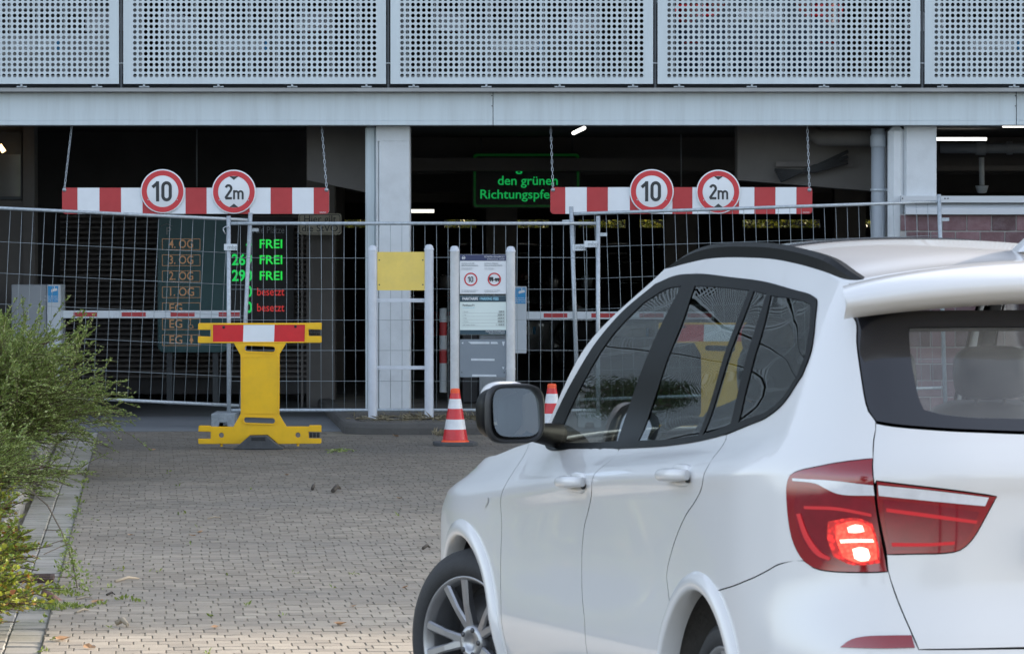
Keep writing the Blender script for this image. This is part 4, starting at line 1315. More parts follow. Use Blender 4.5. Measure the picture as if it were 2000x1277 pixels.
    smooth_sheet('roof', grid, white, car, .012)
    gl = []
    for p in Pe:
        if .58 < p[0] < 1.22:
            gl.append([(p[0] + .10 * (1 - q * q) * smoothstep(.9, 1.45, p[0]), p[1] * q, p[2] + .060 * (1 - abs(q) ** 2.2) + .007) for q in np.linspace(.80, -.80, 17)])
    smooth_sheet('roof_window', gl, M['frit'], car, .008)
    # spoiler
    sp = []
    for q in np.linspace(-1, 1, 31):
        y = .705 * q; w = 1 - q * q; e = abs(q) ** 7
        sp.append([(-.44 - .06 * w, y * .86, 1.585 + .072 * w), (-.56 - .08 * w - .02, y * .95, 1.600 + .062 * w - .012 * e), (-.66 - .08 * w, y * .99, 1.590 + .056 * w - .018 * e), (-.725 - .075 * w + .03 * e, y, 1.565 + .050 * w - .010 * e),
                   (-.738 - .075 * w + .03 * e, y, 1.545 + .048 * w - .006 * e), (-.728 - .07 * w + .03 * e, y, 1.523 + .046 * w), (-.655 - .05 * w, y * .985, 1.492 + .044 * w), (-.60, y * .90, 1.50 + .04 * w)])
    s_o = smooth_sheet('spoiler', sp, white, car)
    for q in (0, -1):
        e = MB(); e.add(sp[q], [tuple(range(8))]); e.build('spoiler_end', white, s_o, fix=True)
    b3 = MB(); b3.box(-.812, -.80, -.17, .17, 1.588, 1.602, ch=.004); b3.build('third_brake_light', M['lens_red'], s_o)
    # windscreen
    tt = np.linspace(.93, 1.55, 16)
    Pw = body(np.interp(tt, [.93, 1.1, 1.3, 1.55], [3.84, 3.795, 3.765, 3.76]), tt)
    smooth_sheet('windscreen', [[(p[0] + (.30 - .20 * i / 15) * (1 - q * q), p[1] * q, p[2] + .015 * (1 - q * q) + .045 * (i / 15) * (1 - q * q)) for q in np.linspace(1, -1, 21)] for i, p in enumerate(Pw)], M['clear_glass'], car)
    # bonnet
    sh = np.linspace(4.02, 5.80, 26)
    Ph = body(sh, np.full(26, .925))
    hood = [[(p[0] + (.22 * (1 - q * q) if i < 25 else 0) * (1 - i / 25), p[1] * q, p[2] + .055 * (1 - abs(q) ** 3) * (1 - .6 * i / 25)) for q in np.linspace(1, -1, 21)] for i, p in enumerate(Ph)]
    smooth_sheet('bonnet', hood, white, car, .01)
    # fin aerial
    f_ = MB(); f_.add([(-.40, .028, 0), (-.18, .012, 0), (-.18, -.012, 0), (-.40, -.028, 0), (-.39, .012, .055), (-.30, .006, .045), (-.30, -.006, .045), (-.39, -.012, .055), (-.405, 0, .066)],
                      [(0, 1, 5, 4), (1, 2, 6, 5), (2, 3, 7, 6), (3, 0, 4, 7), (4, 5, 8), (5, 6, 8), (6, 7, 8), (7, 4, 8)], 0, True)
    f_.build('aerial', white, car, fix=True).location = (0, -.035, 1.694)
    # number plate and emblem hollow on the tailgate are outside the picture; plate kept blank
    pl = MB(); pl.box(-.958, -.948, -.225, .225, .79, .90, ch=.004); pl.build('number_plate', M['sign_white'], car)
    pl = MB(); pl.box(3.655, 3.668, -.26, .22, .47, .58, ch=.004); pl.build('number_plate', M['sign_white'], car)
    pl = MB(); pl.box(3.655, 3.669, .222, .26, .47, .58, ch=.004); pl.build('plate_strip', M['blue_sticker'], car)
    # dark lining inside the skin, floor pan
    S_, T_ = np.meshgrid(np.linspace(.25, 3.95, 46), np.linspace(.06, .915, 14), indexing='ij')
    for side in (1, -1):
        P, N = surf_pn(S_.ravel(), T_.ravel())
        A_ = ((P[:, 0] - FW[0]) ** 2 + (P[:, 2] - FW[1]) ** 2 < .47 ** 2) | ((P[:, 0] - RW[0]) ** 2 + (P[:, 2] - RW[1]) ** 2 < .45 ** 2)
        Q = P - N * .045 - np.where(A_, .36, 0)[:, None] * np.array([0, 1, 0])
        Q[:, 1] = np.maximum(Q[:, 1], .0)
        Q = (Q * np.array([1, side, 1])).reshape(46, 14, 3)
        smooth_sheet('lining', Q.tolist(), M['car_lining'], car)
    fl = MB(); fl.box(-.85, 3.4, -.50, .50, .20, .30); fl.box(.5, 2.25, -.82, .82, .20, .32); fl.box(2.25, 3.45, -.48, .48, .30, .80); fl.build('underbody', M['car_lining'], car)
    hd = MB()
    rows = [[(p[0], p[1] * q * .97, p[2] - .035 + .05 * (1 - q * q)) for q in np.linspace(1, -1, 13)] for p in Pe[::3]]
    smooth_sheet('headliner', rows, M['headliner'], car)
    # cabin
    for sx, sy in ((1.02, .38), (1.02, -.38), (.12, .38), (.12, -.38)):
        s_ = MB()
        rounded_box(s_, (sx + .22, sy, .62), (.27, .25, .09), .5, 10)
        rounded_box(s_, (sx - .10, sy, .93), (.085, .24, .30), .5, 10, m3=Matrix.Rotation(math.radians(-14), 3, 'Y'))
        s_.tube([(sx - .19, sy - .05, 1.18), (sx - .20, sy - .05, 1.27)], .007, 6); s_.tube([(sx - .19, sy + .05, 1.18), (sx - .20, sy + .05, 1.27)], .007, 6)
        st = s_.build('seat', M['seat'], car)
        hr = MB(); rounded_box(hr, (sx - .205, sy, 1.315), (.055, .13, .09), .55, 10); hr.build('headrest', M['seat'], st)
    ds = MB(); ds.prism([(1.75, .60), (1.72, .95), (1.85, 1.04), (2.35, 1.03), (2.4, .6)], 'y', -.76, .76); ds.build('dashboard', M['car_plastic'], car, fix=True)
    sw = MB()
    c = Vector((1.62, .38, .98)); ex = Vector((0, 1, 0)); ez = Vector((.42, 0, .91))
    sw.tube([c + (ex * math.cos(a) + ez * math.sin(a)) * .185 for a in np.linspace(0, 2 * math.pi, 33)], .016, 8, caps=False)
    for a in (0, math.pi, -math.pi / 2): sw.tube([c, c + (ex * math.cos(a) + ez * math.sin(a)) * .18], .018, 6)
    sw.build('steering_wheel', M['car_plastic'], car)
    sh_ = MB(); sh_.box(-.72, -.22, -.62, .62, .985, 1.0); sh_.build('parcel_shelf', M['car_lining'], car)
    return car

car = build_car('white SUV with black roof rails and its left brake light glowing red', None, M['car_white'], steer=math.radians(25))
CAR_LOC, CAR_ROT = (1.462, 12.712, -.011), (0, math.radians(1.2), math.radians(90) + .279)
car.location = CAR_LOC; car.rotation_euler = CAR_ROT
# ---------------------------------------------------------------- flat plates with holes, given thickness
def plate(name, loops, thick, mats, parent=None, bev=0.0, y0=0.0, mi=0):
    """Outlines in the x-z plane (first the outer one, then holes) made into a slab from y0 (front) to y0 + thick."""
    V = []; E = []
    for l in loops:
        o = len(V); V += [Vector(p) for p in l]; E += [(o + i, o + (i + 1) % len(l)) for i in range(len(l))]
    r = delaunay_2d_cdt(V, E, [], 0, 1e-7)
    Q = np.array([(v.x, v.y) for v in r[0]]); Fc = [f for f in r[2] if len(f) == 3]
    C = Q[np.array(Fc)].mean(1)
    ok = in_poly(C, loops[0])
    for h in loops[1:]: ok &= ~in_poly(C, h)
    Fc = [f for f, k in zip(Fc, ok) if k]
    bm = bmesh.new()
    bv = [bm.verts.new((q[0], y0, q[1])) for q in Q]
    for f in Fc:
        try: bm.faces.new([bv[i] for i in f])
        except ValueError: pass
    bmesh.ops.delete(bm, geom=[v for v in bm.verts if not v.link_faces], context='VERTS')
    bmesh.ops.dissolve_limit(bm, angle_limit=.001, verts=bm.verts, edges=bm.edges) if len(loops) == 1 else None
    g = bmesh.ops.extrude_face_region(bm, geom=bm.faces[:])
    for v in g['geom']:
        if isinstance(v, bmesh.types.BMVert): v.co.y = y0 + thick
    bmesh.ops.recalc_face_normals(bm, faces=bm.faces)
    if bev:
        ed = [e for e in bm.edges if len(e.link_faces) == 2 and e.calc_face_angle(0) > 1.2 and abs(e.verts[0].co.y - e.verts[1].co.y) < 1e-6]
        bmesh.ops.bevel(bm, geom=ed, offset=bev, segments=2, affect='EDGES', clamp_overlap=True)
    me = bpy.data.meshes.new(name); bm.to_mesh(me); bm.free()
    for m in (mats if isinstance(mats, (list, tuple)) else [mats]): me.materials.append(m)
    return link(name, me, parent)
def rrect(x0, x1, z0, z1, r, n=5):
    o = []
    for cx, cz, a in ((x1 - r, z0 + r, -90), (x1 - r, z1 - r, 0), (x0 + r, z1 - r, 90), (x0 + r, z0 + r, 180)):
        o += [(cx + r * math.cos(math.radians(a + 90 * k / n)), cz + r * math.sin(math.radians(a + 90 * k / n))) for k in range(n + 1)]
    return o
def circ(cx, cz, r, n=28): return [(cx + r * math.cos(2 * math.pi * k / n), cz + r * math.sin(2 * math.pi * k / n)) for k in range(n)]
def flat(name, poly, m, parent, y, thick=.0015):
    b = MB(); b.prism(poly, 'y', y, y + thick); return b.build(name, m, parent, fix=True)

# ---------------------------------------------------------------- height limit boards hanging on chains
link_mb = MB()
def stadium(l, w, n=5): return [(w * math.cos(a), l + w * math.sin(a)) for a in np.linspace(0, math.pi, n + 1)] + [(w * math.cos(a), -l + w * math.sin(a)) for a in np.linspace(math.pi, 2 * math.pi, n + 1)]
ring = [(p[0], 0, p[1]) for p in stadium(.0145, .0082)]
link_mb.tube(ring + [ring[0], ring[1]], .0029, 5, caps=False)
link_me = link_mb.mesh('chain_link', M['galv'])
def chain(parent, p0, p1):
    ch = bpy.data.objects.new('chain', None); COL.objects.link(ch); ch.parent = parent
    p0 = Vector(p0); p1 = Vector(p1); d = p1 - p0; n = int(d.length / .0385)
    q = Vector((0, 0, 1)).rotation_difference(d.normalized())
    for k in range(n + 1):
        o = link('link', link_me, ch)
        o.rotation_mode = 'QUATERNION'
        from mathutils import Quaternion
        o.rotation_quaternion = q @ Quaternion((0, 0, 1), math.radians(18 if k % 2 else 108))
        o.location = p0 + d * (k / n)
def roundel(parent, x, z, y, R, kind):
    rd = bpy.data.objects.new('round_sign', None); COL.objects.link(rd); rd.parent = parent
    rd.location = (x, y, z)
    b = MB(); b.lathe([(0, .010), (R, .010), (R, 0), (R - .004, -.002), (0, -.002)], 56, axis='y'); b.build('disc', M['sign_white'], rd, fix=True)
    b = MB(); b.disc((0, -.0035, 0), R * .945, 56, r0=R * .715); b.build('red_ring', M['red_sign'], rd)
    for sx in (-1, 1):
        b = MB(); b.lathe([(.007, -.003), (.006, -.006), (0, -.0065)], 10, c=(sx * R * .66, 0, -R * .38), axis='y'); b.build('screw', M['galv'], rd)
    if kind == '10':
        strokes('10', .196, M['black_print'], (-.006, -.0045, 0), rd, hw=.078)
    else:
        strokes('2', .148, M['black_print'], (-.052, -.0045, 0), rd, hw=.078); strokes('m', .128, M['black_print'], (.046, -.0045, -.010), rd, hw=.072)
        for sg in (1, -1):
            flat('arrowhead', [(-.045, sg * R * .70), (.045, sg * R * .70), (.022, sg * R * .62 + .0), (0, sg * R * .535), (-.022, sg * R * .62)], M['black_print'], rd, -.0045)
BYY = 40.02
def height_board(u0, u1, bounds, signs, v0, v1, label, chains, scuff=0):
    t = thing('height_limit_board', label, 'height limit board', group='height limit boards over the lanes')
    x0, x1 = PX(u0, BYY), PX(u1, BYY); z0, z1 = PZ(v1, BYY), PZ(v0, BYY)
    plate('board', [rrect(x0, x1, z0, z1, .035)], .028, M['white_film'], t, y0=BYY, bev=.003)
    ol = rrect(x0, x1, z0, z1, .035)
    for k in range(len(bounds) - 1):
        a, b = PX(bounds[k], BYY), PX(bounds[k + 1], BYY)
        if k % 2 == 0:
            if k == 0: poly = [p for p in ol if p[0] < x0 + .036] ; poly = [(b, z1)] + poly + [(b, z0)]
            elif k == len(bounds) - 2: q = [p for p in ol if p[0] > x1 - .036]; poly = [(a, z0)] + q + [(a, z1)]
            else: poly = [(a, z0), (b, z0), (b, z1), (a, z1)]
            flat('red_stripe', poly, M['red_dull'], t, BYY - .002)
        else:
            flat('white_stripe', [(a + .001, z0 + .002), (b - .001, z0 + .002), (b - .001, z1 - .002), (a + .001, z1 - .002)], M['white_film'], t, BYY - .0015)
    for (u, v, k) in signs: roundel(t, PX(u, BYY), PZ(v, BYY), BYY - .018, .2155, k)
    for (ua, va, ub, vb) in chains:
        chain(t, (PX(ua, BYY), BYY + .22, PZ(va, BYY + .2)), (PX(ub, BYY), BYY + .012, PZ(vb, BYY)))
        b = MB(); b.lathe([(.020, 0), (.020, -.004), (.009, -.007), (.009, -.014), (0, -.015)], 12, c=(PX(ub, BYY), BYY - .003, PZ(vb + 3, BYY)), axis='y'); b.build('eye_bolt', M['galv'], t, fix=True)
    text('morion', .022, M['white_film'], (PX(u1 - 12, BYY), BYY - .004, PZ(v1 - 3.2, BYY)), t, name='maker_mark')
    return t
height_board(122, 643, [122, 152, 195, 237, 279, 321, 363, 404, 446, 488, 529, 571, 613, 643], [(318.5, 374, '10'), (457.5, 375, '2m')], 367, 418,
             'red and white striped height limit board hanging over the left entry lane', [(136, 250, 126.5, 368), (627, 250, 638, 368)])
height_board(1075, 1586, [1075, 1104, 1146, 1187, 1230, 1271, 1313, 1352, 1397, 1443, 1473, 1514, 1555, 1586], [(1272.5, 374, '10'), (1402.5, 375, '2m')], 366, 418,
             'red and white striped height limit board hanging over the right entry lane', [(1076, 250, 1080, 368), (1579.5, 250, 1580.5, 368)])

# ---------------------------------------------------------------- mobile mesh fences
FEY = 38.86
M['tag_plate'] = mat('white_tag_plate', (.62, .68, .73), .4, var=.05)
def fence(label, x, z, y, tilt, w=3.475, h=1.80, tags=(), hooks=()):
    """x, z: lower left corner; tilt: roll in the fence's own plane (radians, + raises the right end)."""
    t = thing('mesh_fence_panel', label, 'mesh fence', (x, y, z), group='mobile mesh fence panels across the entry')
    t.rotation_euler = (0, -tilt, 0)
    r = .0205
    for xx in (0, w):
        b = MB(); b.tube([(xx, 0, -.14), (xx, 0, h + .06)], r, 12); b.build('post', M['galv'], t)
    for zz in (.025, h - .01):
        b = MB(); b.tube([(r, 0, zz), (w - r, 0, zz)], .0165, 10); b.build('rail', M['galv'], t)
    n = 31
    rw = random.Random(int(x * 100) + 77)
    for k in range(1, n + 1):
        xx = w * k / (n + 1); j = [rw.uniform(-.004, .004) for _ in range(4)]
        b = MB(); b.tube([(xx, .012, .03), (xx + j[0], .012 + j[1], h * .33), (xx + j[2], .012 + j[3], h * .66), (xx, .012, h - .015)], .0023, 5); b.build('wire', M['wire'], t)
    for zz in (.30, .59, .88, 1.17, 1.47):
        b = MB(); b.tube([(r, -.006, zz), (w * .33, -.006 + rw.uniform(-.006, .006), zz + rw.uniform(-.004, .004)), (w * .66, -.006, zz + rw.uniform(-.004, .004)), (w - r, -.006, zz)], .0023, 5); b.build('wire', M['wire'], t)
    for (xx, zz, sx) in tags:
        b = MB(); b.box(xx - .062, xx + .062, -.030, -.026, zz - .030, zz + .030); g = b.build('name_plate', M['tag_plate'], t)
        text('mbp', .055, M['grey_print'], (xx + .018, -.0315, zz), g, space=1.0)
    for (xx, zz, d) in hooks:
        b = MB(); b.box(xx, xx + d * .07, -.008, .008, zz - .016, zz + .016); b.build('hook', M['galv'], t)
    return t
mid_x, mid_z = PX(447, FEY), PZ(806, FEY)
# middle panel
fence('upright grey mesh fence panel in the middle, behind the yellow sign stand', mid_x, mid_z, FEY, 0.0, w=PX(1168, FEY) - mid_x, h=1.805, tags=[(.02, 1.57, 1), (PX(1154, FEY) - mid_x, 1.60, 1)], hooks=[(PX(1168, FEY) - mid_x + .015, 1.69, 1)])
def tilted(u_top, v_top, u_bot, v_bot, ang, right=False, y=FEY, w=3.475, **kw):
    """Place a panel by where its inner upper corner stands."""
    x, z = PX(u_top, y), PZ(v_top, y)
    return x, z
# left panel leans down to the right: inner (right) upper corner at its right post
a = -math.radians(2.75); w_, h_ = 3.475, 1.80
yL = FEY + .075
xr, zr = PX(489, yL), PZ(428, yL)
lx = xr - w_ * math.cos(a) + h_ * math.sin(a) * 1.0; lz = zr - w_ * math.sin(a) - h_ * math.cos(a)
fence('grey mesh fence panel on the left, sagging to the right over the shrub', lx, lz, yL, a, w=w_, h=h_, hooks=[(w_ + .015, 1.70, 1)])
b = MB(); b.tube([(PX(441, FEY) , FEY - .03, PZ(457, FEY)), (PX(437, FEY), FEY - .03, PZ(450, FEY)), (PX(437, FEY), FEY - .03, PZ(446, FEY)), (PX(441, FEY), FEY - .03, PZ(443, FEY)), (PX(448, FEY), FEY - .02, PZ(443, FEY))], .006, 6)
hk = b.build('wire_hook', M['galv']); tag(hk, 'bent steel hook beside the left post of the middle fence panel', 'hook')
a = math.radians(1.9); yR = FEY + .075
xl, zl = PX(1116, yR), PZ(416, yR)
rx = xl + h_ * math.sin(a); rz = zl - h_ * math.cos(a)
fence('grey mesh fence panel on the right, rising towards the brick wall', rx, rz, yR, a, w=w_ + .02, h=h_, tags=[(.06, 1.47, 1)], hooks=[(-.02, 1.72, -1), (w_ + .04, 1.62, 1)])
def foot(label, u, y, ang=0):
    t = thing('fence_foot', label, 'fence foot', (PX(u, y), y, .006), ang, 'concrete feet of the mesh fences')
    ol = [(-.11, 0), (-.11, .14), (.11, .14), (.11, 0), (.045, 0), (.035, .055), (-.035, .055), (-.045, 0)]
    m = MB(); m.prism(ol, 'y', -.32, .32); o = m.build('block', M['foot'], t, fix=True)
    bv = o.modifiers.new('worn_edges', 'BEVEL'); bv.width = .008; bv.segments = 2
    return t
foot('pale concrete fence foot behind the yellow barrier, under the left post', 440, FEY - .02)
foot('pale concrete fence foot hidden behind the car, under the right panels', 1150, FEY + .05)

# ---------------------------------------------------------------- yellow folding barrier
def barrier(label, loc, rz, roll=math.radians(1.9)):
    t = thing('folding_barrier', label, 'barrier', loc, rz, 'yellow folding barriers')
    S_ = 1 / 867.0
    rc, rs = math.cos(-roll), math.sin(-roll)
    def C(pts):
        out = []
        for (x, y) in pts:
            X, Z = (x - 570) * S_, (1200 - y) * S_
            out.append((X * rc - Z * rs, X * rs + Z * rc))
        return out
    outer = [(103, 300), (110, 292), (500, 279), (880, 266), (1000, 259), (1010, 264), (1010, 310), (915, 310), (918, 360), (1012, 358), (1013, 402), (1006, 406), (755, 416), (708, 500), (712, 640), (720, 945), (775, 1030), (943, 1024), (945, 1015), (1027, 1012), (1033, 1020), (1033, 1062), (940, 1063), (943, 1111), (1034, 1110), (1036, 1140), (1030, 1147), (720, 1160), (640, 1096), (510, 1102), (452, 1168), (140, 1180), (131, 1174), (130, 1142), (222, 1139), (220, 1088), (129, 1088), (130, 1050), (138, 1044), (215, 1043), (217, 1049), (385, 1045), (437, 945), (430, 640), (422, 518), (370, 432), (112, 438), (105, 432), (105, 389), (198, 388), (196, 339), (103, 341)]
    def slot(x0, x1, y0, y1): return [(x, y) for x, y in rrect(x0, x1, y0, y1, (y1 - y0) * .48)]
    holes = [slot(450, 674, 446, 487), slot(462, 690, 972, 1012), circ(299, 1110, 19, 16), circ(862, 1090, 19, 16)]
    TH = .055
    body_ = plate('body', [C(outer)] + [C(h) for h in holes], TH, M['yellow_plastic'], t, bev=.005, y0=-TH / 2)
    # raised rims round the holes and the recessed field between them
    for nm, h, e in (('handle_rim', slot(438, 686, 434, 499), holes[0]), ('handle_rim', slot(450, 702, 960, 1024), holes[1])):
        plate(nm, [C(h), C(e)], .008, M['yellow_plastic'], t, bev=.003, y0=-TH / 2 - .008)
    plate('field_rim', [C([(424, 522), (708, 510), (720, 940), (437, 948)]), C([(436, 534), (698, 522), (708, 928), (449, 936)])], .005, M['yellow_plastic'], t, bev=.002, y0=-TH / 2 - .005)
    plate('film_rim', [C([(204, 293), (897, 270), (899, 410), (208, 434)]), C([(212, 301), (889, 278), (891, 402), (216, 426)])], .006, M['yellow_plastic'], t, bev=.002, y0=-TH / 2 - .006)
    for nm, (xa, xb), m in (('red_film', (213, 437), M['red_film']), ('white_film', (437, 665), M['white_film']), ('red_film', (665, 889), M['red_film'])):
        f = lambda x, top: (300 - (x - 213) * .0341) if top else (427 - (x - 217) * .0356)
        flat(nm, C([(xa, f(xa, 1)), (xb, f(xb, 1)), (xb, f(xb, 0)), (xa, f(xa, 0))]), m, t, -TH / 2 - .002)
    for (x, y) in ((292, 316), (819, 293)):
        p = C([(x, y)])[0]; q = MB(); q.lathe([(.012, -TH / 2 - .002), (.012, -TH / 2 - .006), (.005, -TH / 2 - .008), (0, -TH / 2 - .008)], 12, c=(p[0], 0, p[1]), axis='y'); q.build('screw', M['rubber'], t, fix=True)
    for (x0, x1, y0, y1) in ((918, 1004, 312, 357), (946, 1026, 1066, 1108)):
        c0 = C([(x0, y0), (x1, y1)])
        q = MB()
        for k in range(3):
            a_ = c0[0][0] + (c0[1][0] - c0[0][0]) * k / 3; b_ = c0[0][0] + (c0[1][0] - c0[0][0]) * (k + .82) / 3
            q.lathe([(0, a_), (.020, a_), (.020, b_), (0, b_)], 14, c=(0, 0, (c0[0][1] + c0[1][1]) / 2), axis='x')
        q.build('hinge', M['rubber'], t, fix=True)
    for (x, y) in ((302, 1180), (864, 1158)):
        p = C([(x, y)])[0]; q = MB(); q.lathe([(.012, -.016), (.012, .01), (0, .012)], 10, c=(p[0], 0, p[1])); q.build('peg', M['yellow_plastic'], t, fix=True)
    ft = MB()
    prof = [(395, 1199), (415, 1186), (480, 1130), (512, 1104), (640, 1099), (700, 1150), (760, 1188), (766, 1199)]
    P = [((x - 570) * S_, max(0.0, (1199 - y) * S_)) for x, y in prof]
    ft.prism(P, 'y', -.16, .16); fo = ft.build('foot', M['grey_rubber'], t, fix=True)
    bv = fo.modifiers.new('worn_edges', 'BEVEL'); bv.width = .006; bv.segments = 2
    q = MB(); q.box(-.045, .075, -.164, -.158, .075, .105, ch=.002); q.build('foot_grip', M['rubber'], t)
    return t
by_ = 34.75
barrier('yellow plastic barrier with a red and white strip standing in front of the mesh fence', (PX(503.5, by_), by_, ground_z(by_) + .002), 0)

# ---------------------------------------------------------------- traffic cones
def cone(label, u, y, rz):
    t = thing('traffic_cone', label, 'traffic cone', (PX(u, y), y, ground_z(y)), rz, 'red and white traffic cones')
    b = MB(); oc = [(.18 * sx_, .18 * sy_) for sx_, sy_ in ((1, .72), (.72, 1), (-.72, 1), (-1, .72), (-1, -.72), (-.72, -1), (.72, -1), (1, -.72))]
    b.prism(oc, 'z', 0, .032); o = b.build('base', M['grey_rubber'], t, fix=True); bv = o.modifiers.new('worn_edges', 'BEVEL'); bv.width = .005; bv.segments = 2
    zs = [.034, .135, .228, .318, .412, .463, .492]
    rz_ = lambda z: .110 - (z - .034) * (.110 - .034) / (.492 - .034)
    b = MB(); b.lathe([(.122, .032), (.118, .040), (rz_(.045), .045), (rz_(.44), .44), (rz_(.46) + .001, .46), (rz_(.47) + .004, .47), (rz_(.482) + .004, .482), (rz_(.492), .490), (rz_(.492) - .012, .492), (.012, .484)], 32)
    b.build('body', M['cone_orange'], t, fix=True)
    for k, m in enumerate(('cone_red', 'cone_white', 'cone_red', 'cone_white', 'cone_red')):
        z0 = [.048, .140, .226, .318, .402][k]; z1 = [.140, .226, .318, .402, .462][k]
        if k == 4: z1 = .452
        b = MB(); b.lathe([(rz_(z0) + .0015, z0), (rz_((z0 + z1) / 2) + .0016, (z0 + z1) / 2), (rz_(z1) + .0015, z1)], 32); b.build('red_band' if k % 2 == 0 else 'white_band', M[m], t, fix=True)
    return t
cone('red and white traffic cone standing free in front of the island kerb', 889, 35.35, math.radians(8))
cone('traffic cone mostly hidden by the white car, only its top showing behind the wing mirror', 1078, 36.6, math.radians(20))

# ---------------------------------------------------------------- sign stands on the island
SY = 38.38
def post(parent, u, vtop, y, m, joint=None):
    x = PX(u, y); zt2 = PZ(vtop, y); r = .0425
    b = MB(); b.lathe([(r, .09), (r, zt2 - .052)], 24, c=(x, y, 0)); o = b.build('post', m, parent)
    b = MB(); b.lathe([(r + .003, zt2 - .054), (r + .003, zt2 - .040), (r * .98, zt2 - .036), (r * .85, zt2 - .014), (r * .5, zt2 - .002), (0, zt2)], 24, c=(x, y, 0)); b.build('post_cap', M['post'], o)
    if joint:
        b = MB(); b.lathe([(r + .004, joint - .008), (r + .005, joint), (r + .004, joint + .004)], 24, c=(x, y, 0)); b.build('post_joint', M['post_worn'], o)
    return o
t = thing('sign_stand', 'sign stand with a blank yellow sheet between two silver posts', 'sign stand')
post(t, 728, 479, SY, M['post']); post(t, 838, 477.5, SY, M['post'])
xa, xb = PX(737, SY), PX(829.5, SY)
bq = MB(); bq.box(xa, xb, SY - .012, SY - .008, PZ(567, SY), PZ(492, SY)); ys_ = bq.build('yellow_sheet', M['yellow_sheet'], t)
for (u, v) in ((741, 508), (741, 556), (826, 508), (826, 556)):
    q = MB(); q.lathe([(.007, SY - .012), (.006, SY - .015), (0, SY - .0155)], 8, c=(PX(u, SY), 0, PZ(v, SY)), axis='y'); q.build('rivet', M['dark_steel'], t)
for v0, v1 in ((583, 590.5), (714.5, 721.5)):
    q = MB(); q.box(xa - .01, xb + .01, SY - .010, SY + .012, PZ(v1, SY), PZ(v0, SY), ch=.002); cb = q.build('crossbar', M['post'], t)
    for u in (740, 826):
        q = MB(); q.lathe([(.006, SY - .010), (.005, SY - .014), (0, SY - .014)], 8, c=(PX(u, SY), 0, PZ((v0 + v1) / 2, SY)), axis='y'); q.build('screw', M['galv'], cb)

t = thing('information_stand', 'information stand with parking rules and fees above a blank grey panel', 'sign stand')
post(t, 888, 480, SY, M['post_worn']); post(t, 997.5, 481, SY, M['post_worn'], joint=PZ(720, SY))
def sgn(name, v0, v1, m, u0=898, u1=988.5, y=SY - .008):
    b = MB(); b.box(PX(u0, y), PX(u1, y), y, y + .012, PZ(v1, y), PZ(v0, y)); return b.build(name, m, t)
def spr(parent, u0, u1, v0, v1, m, name='printed_field', y=SY - .010):
    b = MB(); b.box(PX(u0, y), PX(u1, y), y, y + .0015, PZ(v1, y), PZ(v0, y)); return b.build(name, m, parent)
def stx(parent, s_, u, v, h_px, m, align='LEFT', y=SY - .0115, **kw):
    return text(s_, h_px / 8000 * SY / .70, m, (PX(u, y), y, PZ(v, y)), parent, ext=.0005, align=align, **kw)
s1 = sgn('rules_sign', 497, 574, M['sign_white'])
spr(s1, 898.3, 988.2, 497.3, 509.5, M['navy'])
q = MB(); q.disc((PX(905.5, SY), SY - .0117, PZ(503.5, SY)), .016, 20, r0=.012); q.build('emblem', M['sign_white'], s1)
q = MB(); q.prism([(PX(903.2, SY), PZ(505, SY)), (PX(908, SY), PZ(503.6, SY)), (PX(907.6, SY), PZ(502.6, SY)), (PX(903.6, SY), PZ(503, SY))], 'y', SY - .0118, SY - .0112); q.build('emblem', M['sign_white'], s1, fix=True)
stx(s1, 'MÜNSTER OSNABRÜCK', 986, 501.8, 3.0, M['sign_white'], 'RIGHT', sx=.88); stx(s1, 'INTERNATIONAL AIRPORT', 986, 506.6, 2.0, M['sign_white'], 'RIGHT')
for u, a_, b_ in ((901.5, 'AUSZUG AUS DER', 'BENUTZUNGSORDNUNG'), (946, 'EXTRACT PARKING', 'REGULATIONS/PROVISIONS')):
    stx(s1, a_, u, 514.5, 2.7, M['grey_print'], sx=.8); stx(s1, b_, u, 518.7, 2.7, M['grey_print'], sx=.72)
    for k, w2 in enumerate((32, 26)): stx(s1, ('Die Benutzung des Parkhauses' if u < 940 else 'The use of this car park is')[:w2], u, 523.5 + k * 2.4, 1.3, M['grey_print'])
    for k in range(2): stx(s1, ('Die vollständige Ordnung hängt aus' if u < 940 else 'The full provisions are on display')[:34 - 6 * k], u, 567 + k * 2.6, 1.6, M['grey_print'])
def small_round(parent, u, v, R):
    y = SY - .0112
    q = MB(); q.disc((PX(u, SY), y, PZ(v, SY)), R, 36, r0=R * .80); q.build('red_ring', M['red_sign'], parent)
small_round(s1, 919.5, 545.5, .0625)
strokes('10', .052, M['black_print'], (PX(919, SY), SY - .0116, PZ(545.5, SY)), s1)
small_round(s1, 965.5, 545.5, .0625)
y = SY - .0113
for (u0, u1, v0, v1) in ((955, 963.5, 541, 547.5), (966.5, 976, 543, 547.5), (963.5, 967, 546, 547.2)): spr(s1, u0, u1, v0, v1, M['black_print'], y=y)
for u in (958, 962, 969, 973.5):
    q = MB(); q.disc((PX(u, SY), y - .0005, PZ(548.6, SY)), .006, 12); q.build('printed_wheel', M['black_print'], s1)
s2 = sgn('fees_sign', 577, 653.5, M['pale_mint'])
spr(s2, 898.3, 988.2, 577.3, 589.5, M['teal_print']); spr(s2, 898.3, 988.2, 644.5, 653.2, M['teal_print'])
stx(s2, 'PARKTARIFE', 903, 583.6, 5.2, M['sign_white'], sx=.74, bold=.001); M['pale_cyan'] = mat('pale_cyan_print', (.30, .60, .75), .5, var=.02)
stx(s2, '/', 935.5, 583.6, 5.2, M['pale_cyan'], sx=.9); stx(s2, 'PARKING FEES', 938.5, 583.6, 5.2, M['pale_cyan'], sx=.74, bold=.001)
